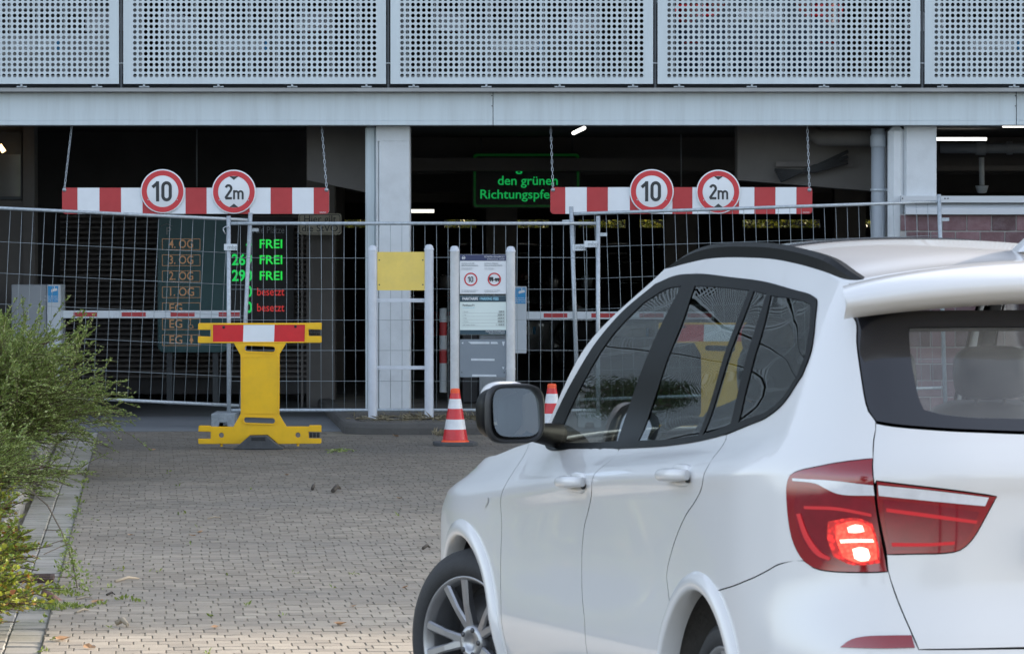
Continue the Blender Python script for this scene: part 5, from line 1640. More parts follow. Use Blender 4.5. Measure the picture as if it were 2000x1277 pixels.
stx(s2, 'Parkhaus P1', 903.5, 596.2, 4.0, M['black_print'], sx=.85); stx(s2, 'Car park P1, per day', 903.5, 600.6, 2.0, M['pale_cyan'])
for k, (a_, b_) in enumerate((('1 Stunde', '2,00 €'), ('1 Tag', '20,00 €'), ('2 Tage', '25,00 €'), ('1 Woche', '49,00 €'), ('Jede weitere Woche', '+ 14,00 €'))):
    v = 608.6 + k * 6.4
    stx(s2, a_, 904, v, 2.0, M['grey_print']); stx(s2, b_, 985.5, v, 3.7, M['black_print'], 'RIGHT', sx=.82)
    spr(s2, 903, 985.5, v + 2.6, v + 2.9, M['grey_print'], 'ruled_line')
stx(s2, 'MÜNSTER OSNABRÜCK', 986, 647.4, 2.8, M['sign_white'], 'RIGHT', sx=.88); stx(s2, 'INTERNATIONAL AIRPORT', 986, 651.2, 1.8, M['sign_white'], 'RIGHT')
s3 = sgn('blank_panel', 662.5, 736.5, M['blank_panel'])
M['tape'] = mat('white_tape', (.55, .60, .64), .5, var=.1, vscale=20)
for pl_ in ([(914, 667), (956, 667.5), (956, 671.5), (920, 671.5)], [(958.5, 667.5), (971, 667.5), (973, 671.5), (958.5, 671.5)], [(920, 700), (966, 700.5), (966, 704.5), (920, 704)], [(922, 731), (969, 731.5), (970, 735.5), (922, 735.3)],
            [(901.5, 670), (904.8, 667), (904.8, 672)], [(980.5, 667), (986, 667), (984, 675), (982.5, 675)], [(980.5, 716.5), (985, 716.5), (983, 721.5)]):
    b = MB(); b.prism([(PX(u, SY), PZ(v, SY)) for u, v in pl_], 'y', SY - .0105, SY - .008); b.build('tape', M['tape'], s3, fix=True)
for (u, v) in ((902, 727), (985, 727)):
    q = MB(); q.lathe([(.006, SY - .008), (.005, SY - .012), (0, SY - .012)], 8, c=(PX(u, SY), 0, PZ(v, SY)), axis='y'); q.build('rivet', M['dark_steel'], s3)

# ---------------------------------------------------------------- barrier gates inside the lanes
def gate(label, y, cab, hous, boom_v, stripes, u_end, stick):
    t = thing('barrier_gate', label, 'barrier gate', group='entry barrier gates')
    if cab:
        b = MB(); b.box(PX(cab[0], y), PX(cab[1], y), y, y + .45, .012, PZ(cab[2], y), ch=.008); b.build('cabinet', M['cabinet'], t)
    b = MB(); b.box(PX(hous[0], y), PX(hous[1], y), y - .03, y + .40, PZ(hous[3], y), PZ(hous[2], y), ch=.006); h = b.build('housing', M['cabinet_light'], t)
    b = MB(); b.box(PX(stick[0], y), PX(stick[1], y), y - .0325, y - .030, PZ(stick[3], y), PZ(stick[2], y)); s_ = b.build('camera_sticker', M['blue_sticker'], h)
    u0, u1, v0, v1 = stick; w = u1 - u0
    def sp(pts): 
        q = MB(); q.prism([(PX(u0 + p[0] * w, y), PZ(v0 + p[1] * (v1 - v0), y)) for p in pts], 'y', y - .034, y - .0322); return q.build('camera_symbol', M['sign_white'], s_, fix=True)
    sp([(.36, .20), (.88, .13), (.94, .28), (.42, .36)]); sp([(.32, .24), (.36, .22), (.42, .36), (.36, .40)]); sp([(.60, .02), (.68, .02), (.68, .16), (.60, .17)])
    for k in range(3): text(('Dieser Bereich wird', 'videoüberwacht', 'This area is monitored')[k], .020, M['sign_white'], (PX((u0 + u1) / 2, y), y - .0335, PZ(v0 + (.64 + .12 * k) * (v1 - v0), y)), s_, ext=.0004)
    b = MB(); b.box(PX(hous[1], y) - .02, PX(u_end, y), y + .02, y + .085, PZ(boom_v[1], y), PZ(boom_v[0], y), ch=.004); bo = b.build('boom', M['white_paint'], t)
    for (a_, b_) in stripes:
        q = MB(); q.box(PX(a_, y), PX(b_, y), y + .0175, y + .0195, PZ(boom_v[1] - 3.4, y), PZ(boom_v[0] + 3.4, y)); q.build('red_stripe', M['red_dull'], bo)
    return t
gate('closed barrier gate with a white boom across the left lane, cabinet beside the shrub', 41.3, (22, 92, 556), (92.5, 119.5, 556, 800), (606.5, 621.5), [(143.5, 190), (237.5, 284.5), (333, 380), (427, 468)], 468.5, (94.5, 114.5, 558.5, 590))
gate('closed barrier gate with a white boom across the right lane, cabinet behind the information stand', 41.8, None, (1003, 1028.5, 559.5, 690), (608.5, 623.5), [(1062, 1108), (1155, 1202), (1249, 1296), (1343, 1390)], 1395, (1006, 1026.5, 562, 593))
q = thing('ticket_cabinet', 'grey ticket cabinet standing behind the information stand', 'cabinet')
b = MB(); y = 42.3; b.box(PX(936, y), PX(1006, y), y, y + .4, .1, PZ(655, y), ch=.01); b.build('case', M['cabinet'], q)
b = MB(); b.box(PX(903, y), PX(934, y), y + .2, y + .5, .1, PZ(650, y), ch=.01); b.build('dark_case', M['int_dark'], q)
t = thing('bollard', 'red and white banded bollard standing inside behind the sign stands', 'bollard')
y = 44.6
bands = [602, 629, 655, 682, 709, 766]
for k in range(5):
    b = MB(); b.lathe([(.040, PZ(bands[k + 1], y)), (.040, PZ(bands[k], y))] + ([(0, PZ(bands[k], y))] if k == 0 else []), 20, c=(PX(865.5, y), y, 0)); b.build('red_band' if k % 2 else 'white_band', M['red_dull'] if k % 2 else M['cabinet_light'], t)

# ---------------------------------------------------------------- signs inside
LB = 44.2
t = thing('level_board', 'tall teal board listing parking levels beside lit green and red counters', 'level board')
plate('case', [rrect(PX(308, LB), PX(444, LB), PZ(688, LB), PZ(424, LB), .07)], .16, M['teal_box'], t, y0=LB, bev=.01)
plate('display', [rrect(PX(444.5, LB), PX(574, LB), PZ(660, LB), PZ(424, LB), .03)], .16, M['int_dark'], t, y0=LB, bev=.01)
def ltx(s_, u, v, h_px, m, align='LEFT', y=LB - .006, **kw): return text(s_, h_px / 8000 * LB / .70, m, (PX(u, y), y, PZ(v, y)), t, ext=.001, align=align, **kw)
for k, s_ in enumerate(('4. OG', '3. OG', '2. OG', '1. OG', 'EG', 'EG', 'EG')):
    v = 477.3 + k * 31.15
    o_ = [(PX(317, LB), PZ(v + 11, LB)), (PX(391.5, LB), PZ(v + 11, LB)), (PX(391.5, LB), PZ(v - 11, LB)), (PX(317, LB), PZ(v - 11, LB))]
    i_ = [(PX(318, LB), PZ(v + 10, LB)), (PX(390.5, LB), PZ(v + 10, LB)), (PX(390.5, LB), PZ(v - 10, LB)), (PX(318, LB), PZ(v - 10, LB))]
    plate('outline', [o_, i_], .002, M['peach_glow'], t, y0=LB - .004)
    ltx(s_, 354.5 if k < 4 else 343.5, v, 16, M['peach_glow'], 'CENTER', width=(47 if k < 4 else 25) / 8000 * LB, bold=.0012)
ltx('P', 324, 452, 15, M['grey_print']); 
q = MB(); q.tube([(PX(315, LB), LB - .004, PZ(442, LB)), (PX(326, LB), LB - .004, PZ(437, LB)), (PX(337, LB), LB - .004, PZ(442, LB))], .004, 5); q.build('roof_symbol', M['grey_print'], t)
# wheelchair and person symbols
q = MB(); cx, cz = PX(373, LB), PZ(637, LB)
q.tube([(cx + .022 * math.cos(a_), LB - .004, cz + .022 * math.sin(a_)) for a_ in np.linspace(2.2, 6.0, 12)], .0035, 5); q.tube([(cx - .006, LB - .004, cz + .055), (cx - .004, LB - .004, cz + .012), (cx + .018, LB - .004, cz + .010), (cx + .028, LB - .004, cz - .018)], .004, 5)
q.disc((cx - .006, LB - .004, cz + .068), .010, 12); q.build('wheelchair_symbol', M['peach_glow'], t)
q = MB(); cx, cz = PX(374, LB), PZ(664, LB); q.disc((cx, LB - .004, cz + .040), .011, 12); q.prism([(cx - .010, cz + .025), (cx + .010, cz + .025), (cx + .024, cz - .012), (cx + .010, cz - .012), (cx + .008, cz - .045), (cx - .008, cz - .045), (cx - .010, cz - .012), (cx - .024, cz - .012)], 'y', LB - .005, LB - .003); q.build('person_symbol', M['peach_glow'], t, fix=True)
ltx('Freie Plätze', 556, 450, 13, M['grey_print'], 'RIGHT', sx=.8)
for k, (n_, w_s, m) in enumerate((('4', 'FREI', 'led_green'), ('269', 'FREI', 'led_green'), ('290', 'FREI', 'led_green'), ('0', 'besetzt', 'led_red'), ('0', 'besetzt', 'led_red'))):
    v = 477.3 + k * 31.0
    ltx(n_, 473 if k in (1, 2) else 486.5, v, 21 if k else 16, M['led_dim'], 'CENTER', width=(40 if k in (1, 2) else 12) / 8000 * LB, bold=.004)
    ltx(w_s, 529.5 if k < 3 else 528.5, v, 17 if k < 3 else 15.5, M[m], 'CENTER', width=(44 if k < 3 else 53) / 8000 * LB, bold=.0016 if k < 3 else .0002)
for u in (330, 420): 
    q = MB(); q.box(PX(u, LB) - .03, PX(u, LB) + .03, LB + .06, LB + .12, .01, PZ(686, LB)); q.build('leg', M['dark_steel'], t)
y = 43.3
t = thing('traffic_rule_sign', 'cream sign reading Hier gilt die StVO on a dark pillar', 'sign')
plate('plate', [rrect(PX(583, y), PX(667, y), PZ(458.5, y), PZ(417, y), .03)], .01, M['cream_sign'], t, y0=y)
plate('black_border', [rrect(PX(585, y), PX(665, y), PZ(456.5, y), PZ(419, y), .025), rrect(PX(586.3, y), PX(663.7, y), PZ(455.2, y), PZ(420.3, y), .02)], .002, M['black_print'], t, y0=y - .002)
text('Hier gilt', .105, M['black_print'], (PX(625, y), y - .003, PZ(428.5, y)), t); text('die StVO', .105, M['black_print'], (PX(625, y), y - .003, PZ(446.5, y)), t)
q = MB(); q.box(PX(588, y), PX(592, y), y + .012, y + .05, .02, PZ(440, y)); q.build('pole', M['int_conc'], t)
y = 46.9
t = thing('direction_text_sign', 'dark illuminated sign with green words about the green direction arrow', 'illuminated sign')
plate('case', [rrect(PX(922, y), PX(1134, y), PZ(407, y), PZ(298, y), .05)], .12, M['int_dark'], t, y0=y)
plate('green_frame', [rrect(PX(925, y), PX(1131, y), PZ(404.5, y), PZ(301, y), .035), rrect(PX(929.5, y), PX(1126.5, y), PZ(400.5, y), PZ(305.5, y), .025)], .004, M['led_frame'], t, y0=y - .004)
M['led_text'] = emit('led_green_words', (.01, .62, .13), .13)
for s_, v in (('Folgen Sie', 327), ('den grünen', 353.8), ('Richtungspfeil', 380.5)):
    text(s_, 17.5 / 8000 * y / .70, M['led_text'], (PX(1011 if v > 370 else 1031, y), y - .006, PZ(v, y)), t, ext=.001, bold=.0018, width=(146 if v > 370 else 117) / 8000 * y)
for u in (940, 1118):
    q = MB(); q.tube([(PX(u, y), y + .06, PZ(298, y)), (PX(u, y), y + .06, 2.98)], .012, 6); q.build('hanger', M['dark_steel'], t)
bpart('downstand_beam', M['int_conc'], (-2.2, 11.9, 46.3, 46.6, PZ(334, 46.3), PZ(309, 46.3)))
y = 48
t = thing('arrow_sign', 'unlit sign with a faint upward arrow behind the hanging chain', 'sign')
q = MB(); q.box(PX(1027, y), PX(1092, y), y, y + .06, PZ(291, y), PZ(262, y)); q.build('case', M['int_dark'], t)
q = MB()
for v in (263.5, 289.5): q.box(PX(1029, y), PX(1090, y), y - .004, y - .001, PZ(v + .7, y), PZ(v - .7, y))
q.tube([(PX(1045, y), y - .004, PZ(285, y)), (PX(1045, y), y - .004, PZ(268, y))], .006, 5); q.tube([(PX(1039, y), y - .004, PZ(275, y)), (PX(1045, y), y - .004, PZ(268, y)), (PX(1051, y), y - .004, PZ(275, y))], .006, 5)
q.build('arrow', M['grey_print'], t)
# ---------------------------------------------------------------- plants
M['leaf_green'] = leaf_mat('shrub_leaf', (.17, .24, .05), (.30, .38, .11), (.55, .58, .28))
M['leaf_low'] = leaf_mat('creeper_leaf', (.12, .19, .025), (.30, .33, .04), (.30, .10, .03))
M['leaf_tree'] = leaf_mat('tree_leaf', (.035, .075, .02), (.07, .12, .03))
M['leaf_hedge'] = leaf_mat('hedge_leaf', (.10, .14, .012), (.30, .28, .04))
M['stem'] = mat('stem_bark', (.10, .07, .04), .8, var=.2, vscale=20)
M['bark'] = mat('tree_bark', (.09, .07, .05), .9, var=.3, vscale=8, bump=.4, bscale=20)

def leaf_mesh(name, P, D, size, m, seed=0, wid=.5, droop=.3):
    """Small folded leaves at points P growing along directions D."""
    r = np.random.default_rng(seed)
    n = len(P)
    D = D / (np.linalg.norm(D, axis=1)[:, None] + 1e-9)
    up = r.normal(0, .45, (n, 3)) + np.array([0, 0, 1.0])
    S = np.cross(D, up); S /= np.linalg.norm(S, axis=1)[:, None] + 1e-9
    Nn = np.cross(S, D)
    L = size * r.uniform(.65, 1.25, n)[:, None]
    V = np.empty((n, 4, 3))
    V[:, 0] = P
    V[:, 1] = P + D * L * .45 + S * L * wid * .5 + Nn * L * .10
    V[:, 2] = P + D * L - Nn * L * droop * .3
    V[:, 3] = P + D * L * .45 - S * L * wid * .5 + Nn * L * .10
    idx = np.arange(n)[:, None] * 4
    T = np.concatenate([idx + [0, 1, 2], idx + [0, 2, 3]], 1).reshape(-1, 3)
    me = bpy.data.meshes.new(name)
    me.vertices.add(n * 4); me.vertices.foreach_set('co', V.reshape(-1).astype(np.float32))
    me.loops.add(len(T) * 3); me.loops.foreach_set('vertex_index', T.reshape(-1).astype(np.int32))
    me.polygons.add(len(T)); me.polygons.foreach_set('loop_start', (np.arange(len(T)) * 3).astype(np.int32))
    me.update(calc_edges=True); me.materials.append(m)
    return me

def shrub(name, label, cat, base, n, spread, Lr, elev, grav, leaf, m, group=None, seed=0, twigs=5, bias=(0, 0), spacing=.0105, wid=.5, sides=4):
    r = np.random.default_rng(seed)
    t = thing(name, label, cat, base, 0, group)
    LP = []; LD = []; st = MB()
    def stem(p0, d, L, g, rad, sub):
        n_ = max(6, int(L / .07)); ts = np.linspace(0, 1, n_)
        wob = np.cumsum(r.normal(0, .010, (n_, 3)), 0) * L
        C = p0 + np.outer(ts * L, d) + np.outer(-g * L * ts ** 2, [0, 0, 1]) + wob
        if C[:, 2].min() < .01: C[:, 2] = np.maximum(C[:, 2], .01 + r.uniform(0, .03))
        st.tube(C[::2] if len(C) % 2 else np.vstack([C[::2], C[-1:]]), [rad * (1 - .75 * k / max(1, len(C[::2]))) for k in range(len(C[::2]) + (0 if len(C) % 2 else 1))], sides, caps=False)
        k = int(L / spacing)
        u = np.sort(r.uniform(.12 if sub else .35, 1.0, k))
        for ax in range(1):
            Q = np.stack([np.interp(u, ts, C[:, i]) for i in range(3)], 1)
            tan = np.gradient(C, axis=0); tq = np.stack([np.interp(u, ts, tan[:, i]) for i in range(3)], 1); tq /= np.linalg.norm(tq, axis=1)[:, None] + 1e-9
            sd = np.cross(tq, np.array([0, 0, 1.0])); sd /= np.linalg.norm(sd, axis=1)[:, None] + 1e-9
            sgn = np.where(np.arange(k) % 2, 1, -1)[:, None]
            LP.append(Q); LD.append(tq * .55 + sd * sgn * .8 + np.array([0, 0, .35]) + r.normal(0, .25, (k, 3)))
        return C
    for i in range(n):
        a = r.uniform(0, 2 * math.pi); rr_ = math.sqrt(r.uniform(0, 1)) * spread[0]
        p0 = np.array([rr_ * math.cos(a), rr_ * math.sin(a) * spread[1] / spread[0], 0.0])
        az = a + r.normal(0, .5); el = math.radians(r.uniform(*elev))
        d = np.array([math.cos(az) * math.cos(el) + bias[0], math.sin(az) * math.cos(el) + bias[1], math.sin(el)]); d /= np.linalg.norm(d)
        L = r.uniform(*Lr); g = r.uniform(*grav)
        C = stem(p0, d, L, g, .006, False)
        for j in range(twigs):
            q = r.uniform(.25, .95); k = int(q * (len(C) - 2)); tn = C[k + 1] - C[k]; tn /= np.linalg.norm(tn) + 1e-9
            dd = tn * .8 + r.normal(0, .42, 3) + np.array([.0, 0, .12]); dd /= np.linalg.norm(dd)
            stem(C[k], dd, L * r.uniform(.16, .36), g * .6, .0025, True)
    fo = link('foliage', leaf_mesh('foliage', np.concatenate(LP), np.concatenate(LD), leaf, m, seed, wid), t)
    tag(fo, kind='stuff')
    st.build('stems', M['stem'], t)
    return t

SG = 'arching shrubs in the bed beside the drive'
shrub('shrub', 'arching green shrub leaning over the gutter in front of the barrier cabinet', 'shrub', (-4.32, 30.6, .04), 470, (.40, .9), (1.0, 1.62), (38, 86), (.18, .42), .028, M['leaf_green'], SG, 5, 8, (.13, -.03))
shrub('shrub', 'further arching green shrub by the sagging left fence, behind the leaning one', 'shrub', (-4.75, 34.0, .04), 150, (.5, 1.0), (1.0, 1.5), (38, 84), (.25, .5), .027, M['leaf_green'], SG, 6, 7, (.14, 0))
shrub('shrub', 'low front shrub with small green leaves above the yellow-green creeper', 'shrub', (-3.90, 27.6, .03), 280, (.40, .9), (.5, .85), (25, 80), (.2, .5), .026, M['leaf_green'], SG, 7, 7, (.12, -.05))
CG = 'yellow-green creepers at the edge of the bed'
shrub('creeper', 'sunlit yellow-green creeper with reddish leaves nearest to the drain grating', 'creeping plant', (-3.0, 20.6, .03), 330, (.30, 1.3), (.28, .50), (28, 82), (.15, .5), .030, M['leaf_low'], CG, 8, 5, (.10, 0), .017, .72)
shrub('creeper', 'yellow-green creeper spilling onto the gutter behind the drain grating', 'creeping plant', (-3.48, 24.3, .03), 300, (.34, 1.2), (.26, .44), (28, 82), (.15, .5), .028, M['leaf_low'], CG, 9, 5, (.10, 0), .017, .72)
shrub('creeper', 'yellow-green creeper in the lower left corner of the picture', 'creeping plant', (-2.62, 18.4, .03), 240, (.24, .8), (.26, .46), (28, 82), (.15, .5), .030, M['leaf_low'], CG, 10, 5, (.08, 0), .017, .72)
# a long trailing shoot across the gutter
t = thing('trailing_shoot', 'long thin leafy shoot trailing across the gutter onto the pavers', 'creeping plant')
pts = [np.array([PX(u, y), y, z]) for u, y, z in ((55, 25.2, .22), (92, 23.6, .22), (118, 22.4, .16), (140, 21.4, .08), (150, 20.9, -.03))]
b = MB(); b.tube(pts, [.005, .005, .004, .004, .003], 5); 
LP = []; LD = []; r_ = np.random.default_rng(4)
for k in range(190):
    u = r_.uniform(0.15, 1) ** .33; i = min(3, int(u * 4)); f = u * 4 - i
    p = pts[i] * (1 - f) + pts[i + 1] * f
    sc_ = .012 + .10 * max(0, u - .72)
    LP.append(p + r_.normal(0, 1, 3) * np.array([sc_ * 1.3, sc_ * 1.5, sc_ * .6]) + np.array([0, 0, .01])); LD.append(r_.normal(0, 1, 3) + np.array([.4, 0, .2]))
LP = np.array(LP); LP[:, 2] = np.maximum(LP[:, 2], -.05)
tag(link('foliage', leaf_mesh('foliage', LP, np.array(LD), .026, M['leaf_green'], 3, .6), t), kind='stuff')
for k in range(9):
    p = pts[2] * r_.uniform(0, 1) + pts[4] * 0; i = r_.integers(2, 4); p = pts[i] + (pts[i + 1] - pts[i]) * r_.uniform(0, 1); b.tube([p, p + r_.normal(0, 1, 3) * np.array([.12, .35, .03])], .0022, 4)
b.build('stems', M['stem'], t)

# trees off to the left, between the drive and the rest of the building
def tree_mesh():
    r = np.random.default_rng(21)
    tr = MB(); tr.tube([(0, 0, 0), (.05, .02, 1.2), (.0, .1, 2.6), (.1, .1, 4.2), (.05, 0, 5.6)], [.16, .13, .11, .07, .03], 10)
    LP = []; LD = []
    for k in range(46):
        z = r.uniform(1.4, 5.4); a = r.uniform(0, 2 * math.pi); L = (1.9 - .28 * abs(z - 2.8)) * r.uniform(.6, 1.1)
        p0 = np.array([0.03, .05, z]); d = np.array([math.cos(a), math.sin(a), r.uniform(.15, .7)]); d /= np.linalg.norm(d)
        p1 = p0 + d * L * .5 + r.normal(0, .08, 3); p2 = p0 + d * L + np.array([0, 0, -.1]) + r.normal(0, .1, 3)
        tr.tube([p0, p1, p2], [.035, .022, .008], 5, caps=False)
        for j in range(9):
            c = p0 + (p2 - p0) * r.uniform(.35, 1.1) + r.normal(0, .22, 3)
            n_ = 46
            LP.append(c + r.normal(0, .17, (n_, 3))); LD.append(r.normal(0, 1, (n_, 3)) + np.array([0, 0, -.3]))
    return leaf_mesh('crown', np.concatenate(LP), np.concatenate(LD), .085, M['leaf_tree'], 2, .6), tr.mesh('trunk', M['bark'])
crown_me, trunk_me = tree_mesh()
for k, (x, y, s_, lab) in enumerate(((-9.6, 33.0, .82, 'young leafy tree left of the drive, nearest to the shrubs'), (-13.2, 35.5, .95, 'leafy tree left of the drive, close to the panels'), (-14.0, 29.0, .8, 'leafy tree farthest to the left of the drive'), (-7.9, 37.0, .62, 'small leafy tree by the closed ground-floor wall'))):
    t = thing('tree', lab, 'tree', (x, y, -.02), k * 1.3, 'trees left of the drive'); s_ *= .62; t.scale = (s_, s_, s_)
    link('trunk', trunk_me, t); tag(link('crown', crown_me, t), kind='stuff')
for k, (x, y, s_, lab) in enumerate(((9.0, -14, 1.5, 'unseen tree behind the viewer to the right'), (15.0, -22, 1.7, 'unseen tall tree far behind the viewer to the right'), (-3.0, -26, 1.6, 'unseen tall tree straight behind the viewer'), (-13.0, -18, 1.5, 'unseen tree behind the viewer to the left'))):  # unseen trees added for the tailgate paint to reflect
    t = thing('tree', lab, 'tree', (x, y, -.05), k * 1.9, 'unseen trees behind the viewer'); t.scale = (s_, s_, s_)
    link('trunk', trunk_me, t); tag(link('crown', crown_me, t), kind='stuff')
# hedge behind the garage seen through the far openings
r = np.random.default_rng(5)
n_ = 16000
P = np.stack([r.uniform(-5, 8, n_), 79.2 + np.abs(r.normal(0, .5, n_)), r.uniform(1.4, 3.0, n_)], 1)
P[:, 1] += .5 * np.sin(P[:, 0] * 3.1) * np.sin(P[:, 2] * 2.3)
h_ = link('hedge', leaf_mesh('hedge', P, r.normal(0, 1, (n_, 3)), .09, M['leaf_hedge'], 1, .7))
q = MB(); q.box(-30, 30, 80.7, 81.2, 0, 2.9); q.build('hedge_backing', M['int_dark'], h_)  # dark backing added behind the leaves to block sky and sun
tag(h_, 'sunlit yellow-green hedge seen through the far openings of the garage', 'hedge', kind='stuff')

# ---------------------------------------------------------------- small things on the ground
M['dry_leaf'] = leaf_mat('dry_leaf', (.30, .13, .05), (.48, .30, .15), trans=.1)
M['twig'] = mat('twig', (.38, .32, .24), .8, var=.2)
M['dark_twig'] = mat('dark_twig', (.06, .05, .04), .8, var=.2)
M['weed'] = leaf_mat('weed_leaf', (.14, .22, .03), (.28, .33, .08))
def on_ground(u, v):
    y = 30.0
    for _ in range(20): y = (1.7 - ground_z(y)) * 8000 / (v - 485)
    return PX(u, y), y, ground_z(y)
lm_ = []
for s_ in range(3):
    q = MB(); r_ = random.Random(s_)
    pts = [(-.5, 0), (-.25, .24), (.1, .30), (.35, .16), (.5, 0), (.3, -.17), (0, -.27), (-.28, -.2)]
    vs = [(0, 0, -.06)] + [(x + r_.uniform(-.05, .05), y * r_.uniform(.8, 1.2), .10 * abs(y) * 2 + r_.uniform(0, .16)) for x, y in pts]
    q.add(vs, [(0, i + 1, (i + 1) % 8 + 1) for i in range(8)]); lm_.append(q.mesh('dry_leaf', M['dry_leaf']))
r_ = random.Random(12)
for k, (u, v, s_, lab) in enumerate(((121, 1252, .095, 'rust-brown leaf lying alone near the lower left corner of the drive'), (174, 1268, .07, 'pale tan leaf at the very bottom edge, right of the gutter'), (420, 1228, .06, 'small curled leaf just right of the thick pale twig'),
    (664, 1222, .085, 'orange-brown leaf lying in the sunlit strip before the front wheel'), (690, 1187, .05, 'tiny leaf just behind the sunlit strip, left of the front wheel'), (790, 1150, .05, 'small leaf closest to the front tyre of the car'),
    (390, 1042, .06, 'narrow tan leaf in the middle of the drive, the larger of two'), (375, 1048, .045, 'tiny tan leaf touching the larger tan leaf in mid drive'), (190, 1178, .07, 'flat brown leaf behind the thin pale twig by the gutter'),
    (773, 853, .075, 'orange leaf lying at the foot of the island kerb'), (560, 929, .05, 'small leaf behind the short dark stick'), (255, 1047, .05, 'small leaf right of the trailing shoot'), (300, 880, .045, 'small leaf near the left end of the yellow barrier'), (780, 975, .05, 'small leaf beside the front wing of the car'))):
    x, y, z = on_ground(u, v)
    o = link('dry_leaf', lm_[k % 3], None, (x, y, z + .008)); o.scale = (s_, s_ * 1.3, s_ * .8); o.rotation_euler = (r_.uniform(-.2, .2), r_.uniform(-.2, .2), r_.uniform(0, 6.28))
    tag(o, lab, 'leaf', 'dry leaves scattered on the drive')
for u0, v0, u1, v1, m, rad, lab in ((224, 1138.5, 271, 1133, 'twig', .008, 'pale straight twig lying on the pavers right of the trailing shoot'), (148, 1198, 172, 1194, 'twig', .005, 'short pale twig in front of the small weeds'), (225, 1223, 249, 1226, 'twig', .013, 'thick curved pale twig near the lower edge'), (149, 1172, 180, 1169.5, 'twig', .004, 'thin pale twig right of the broken brick'), (650, 963, 664, 958, 'dark_twig', .016, 'short dark stick lying in the middle of the drive'), (610, 958, 613, 954, 'dark_twig', .012, 'dark crumb of bark beside the short dark stick'), (826, 1074, 840, 1072, 'dark_twig', .009, 'thin dark twig beside the front wheel of the car'), (208, 1164, 223, 1163, 'dark_twig', .006, 'thin dark twig near the gutter weeds'), (405, 1014, 430, 1012, 'twig', .004, 'thin straw lying on the far pavers')):
    a_ = on_ground(u0, v0); b_ = on_ground(u1, v1); mid = [(a_[i] + b_[i]) / 2 for i in range(3)]
    q = MB(); q.tube([(a_[0], a_[1], a_[2] + rad), (mid[0], mid[1] + .05, mid[2] + rad * 2.2), (b_[0], b_[1], b_[2] + rad)], [rad, rad * 1.1, rad * .6], 6); tag(q.build('twig', M[m]), lab, 'twig')
# weeds in the joints and at the gutter
LP = []; LD = []; r2 = np.random.default_rng(9)
def tuft(x, y, z, n, sp, h):
    LP.append(np.array([x, y, z]) + r2.normal(0, 1, (n, 3)) * np.array([sp, sp * 1.3, 0]) + np.array([0, 0, .002])); LD.append(r2.normal(0, .5, (n, 3)) + np.array([0, 0, h]))
for k in range(26):
    a = abs(r2.normal(0, 1.1)); b = r2.uniform(-.2, 14); row = round(b / PYW); 
    x, y = road(max(.02, a), row * PYW - PYW / 2); tuft(x, y, ground_z(y), int(r2.integers(2, 7)), .012, .35)
for k in range(70):
    x, y = road(r2.normal(-.005, .012), r2.uniform(-.2, 14)); tuft(x, y, ground_z(y), 4, .012, .3)
for (u, v, n, sp) in ((102, 1187, 150, .05), (160, 1188, 40, .04), (145, 1165, 30, .035), (110, 1160, 60, .04), (75, 1190, 40, .05), (268, 1176, 16, .02), (240, 1172, 14, .02), (192, 1182, 12, .02)):
    x, y, z = on_ground(u, v); tuft(x, y, z, n, sp, .8)
tag(link('weeds', leaf_mesh('weeds', np.concatenate(LP), np.concatenate(LD), .028, M['weed'], 4, .45)), 'small green weeds growing in the joints', kind='stuff')
x, y, z = on_ground(661, 882)
LPn = np.array([x, y, z]) + r2.normal(0, 1, (60, 3)) * np.array([.05, .10, .004]) + np.array([0, 0, .012])
tag(link('green_sprig', leaf_mesh('green_sprig', LPn, r2.normal(0, 1, (60, 3)) * np.array([1, 1, .3]), .04, M['leaf_green'], 5, .5)), 'torn green sprig lying on the drive near the island', 'sprig')
x, y, z = on_ground(95, 1172)
q = MB(); rounded_box(q, (0, 0, .035), (.055, .09, .042), .3, 3)
r3 = random.Random(4); q.v = [(a + r3.uniform(-.006, .006), b + r3.uniform(-.008, .008), c + r3.uniform(-.006, .006)) for a, b, c in q.v]
M['clay'] = mat('broken_clay', (.20, .12, .10), .9, var=.5, vscale=30, bump=.4)
o = q.build('broken_brick', M['clay']); o.location = (x, y, z); o.rotation_euler = (.3, .5, .9); o.scale = (.75, .6, .5); tag(o, 'broken reddish piece of brick lying behind the drain grating', 'brick fragment')
# dry grass on the island
LP = []; LD = []
for k in range(60):
    x = r2.uniform(-1.45, .3); yy = r2.choice([38.2, 38.5, 38.75]) + r2.normal(0, .1)
    n = int(r2.integers(8, 26)); LP.append(np.array([isl_x(x, yy), yy, ht]) + r2.normal(0, 1, (n, 3)) * np.array([.06, .04, 0])); LD.append(r2.normal(0, 1, (n, 3)) * np.array([1, 1, .25]) + np.array([0, 0, .12]))
M['straw'] = leaf_mat('dry_grass', (.22, .19, .12), (.40, .35, .24), trans=.1)
tag(link('dry_grass', leaf_mesh('dry_grass', np.concatenate(LP), np.concatenate(LD), .085, M['straw'], 6, .10)), 'dry straw lying round the posts on the island', kind='stuff')
LP = []; LD = []
for (u, v) in ((862, 852), (855, 850), (868, 846)):
    x, y, z = on_ground(u, v); LP.append(np.array([x, y, 0.0]) + r2.normal(0, 1, (26, 3)) * np.array([.02, .01, 0])); LD.append(r2.normal(0, .4, (26, 3)) + np.array([0, 0, 1.0]))
tag(link('grass_tuft', leaf_mesh('grass_tuft', np.concatenate(LP), np.concatenate(LD), .07, M['straw'], 7, .12)), 'small dry grass tuft at the kerb behind the cone', 'grass tuft')
# ---------------------------------------------------------------- a second yellow barrier on the right lane, seen through the car's windows
by2 = 34.9
barrier('yellow plastic barrier standing on the right lane, seen only through the windows of the car', (PX(1402, by2), by2, ground_z(by2) + .002), 0)

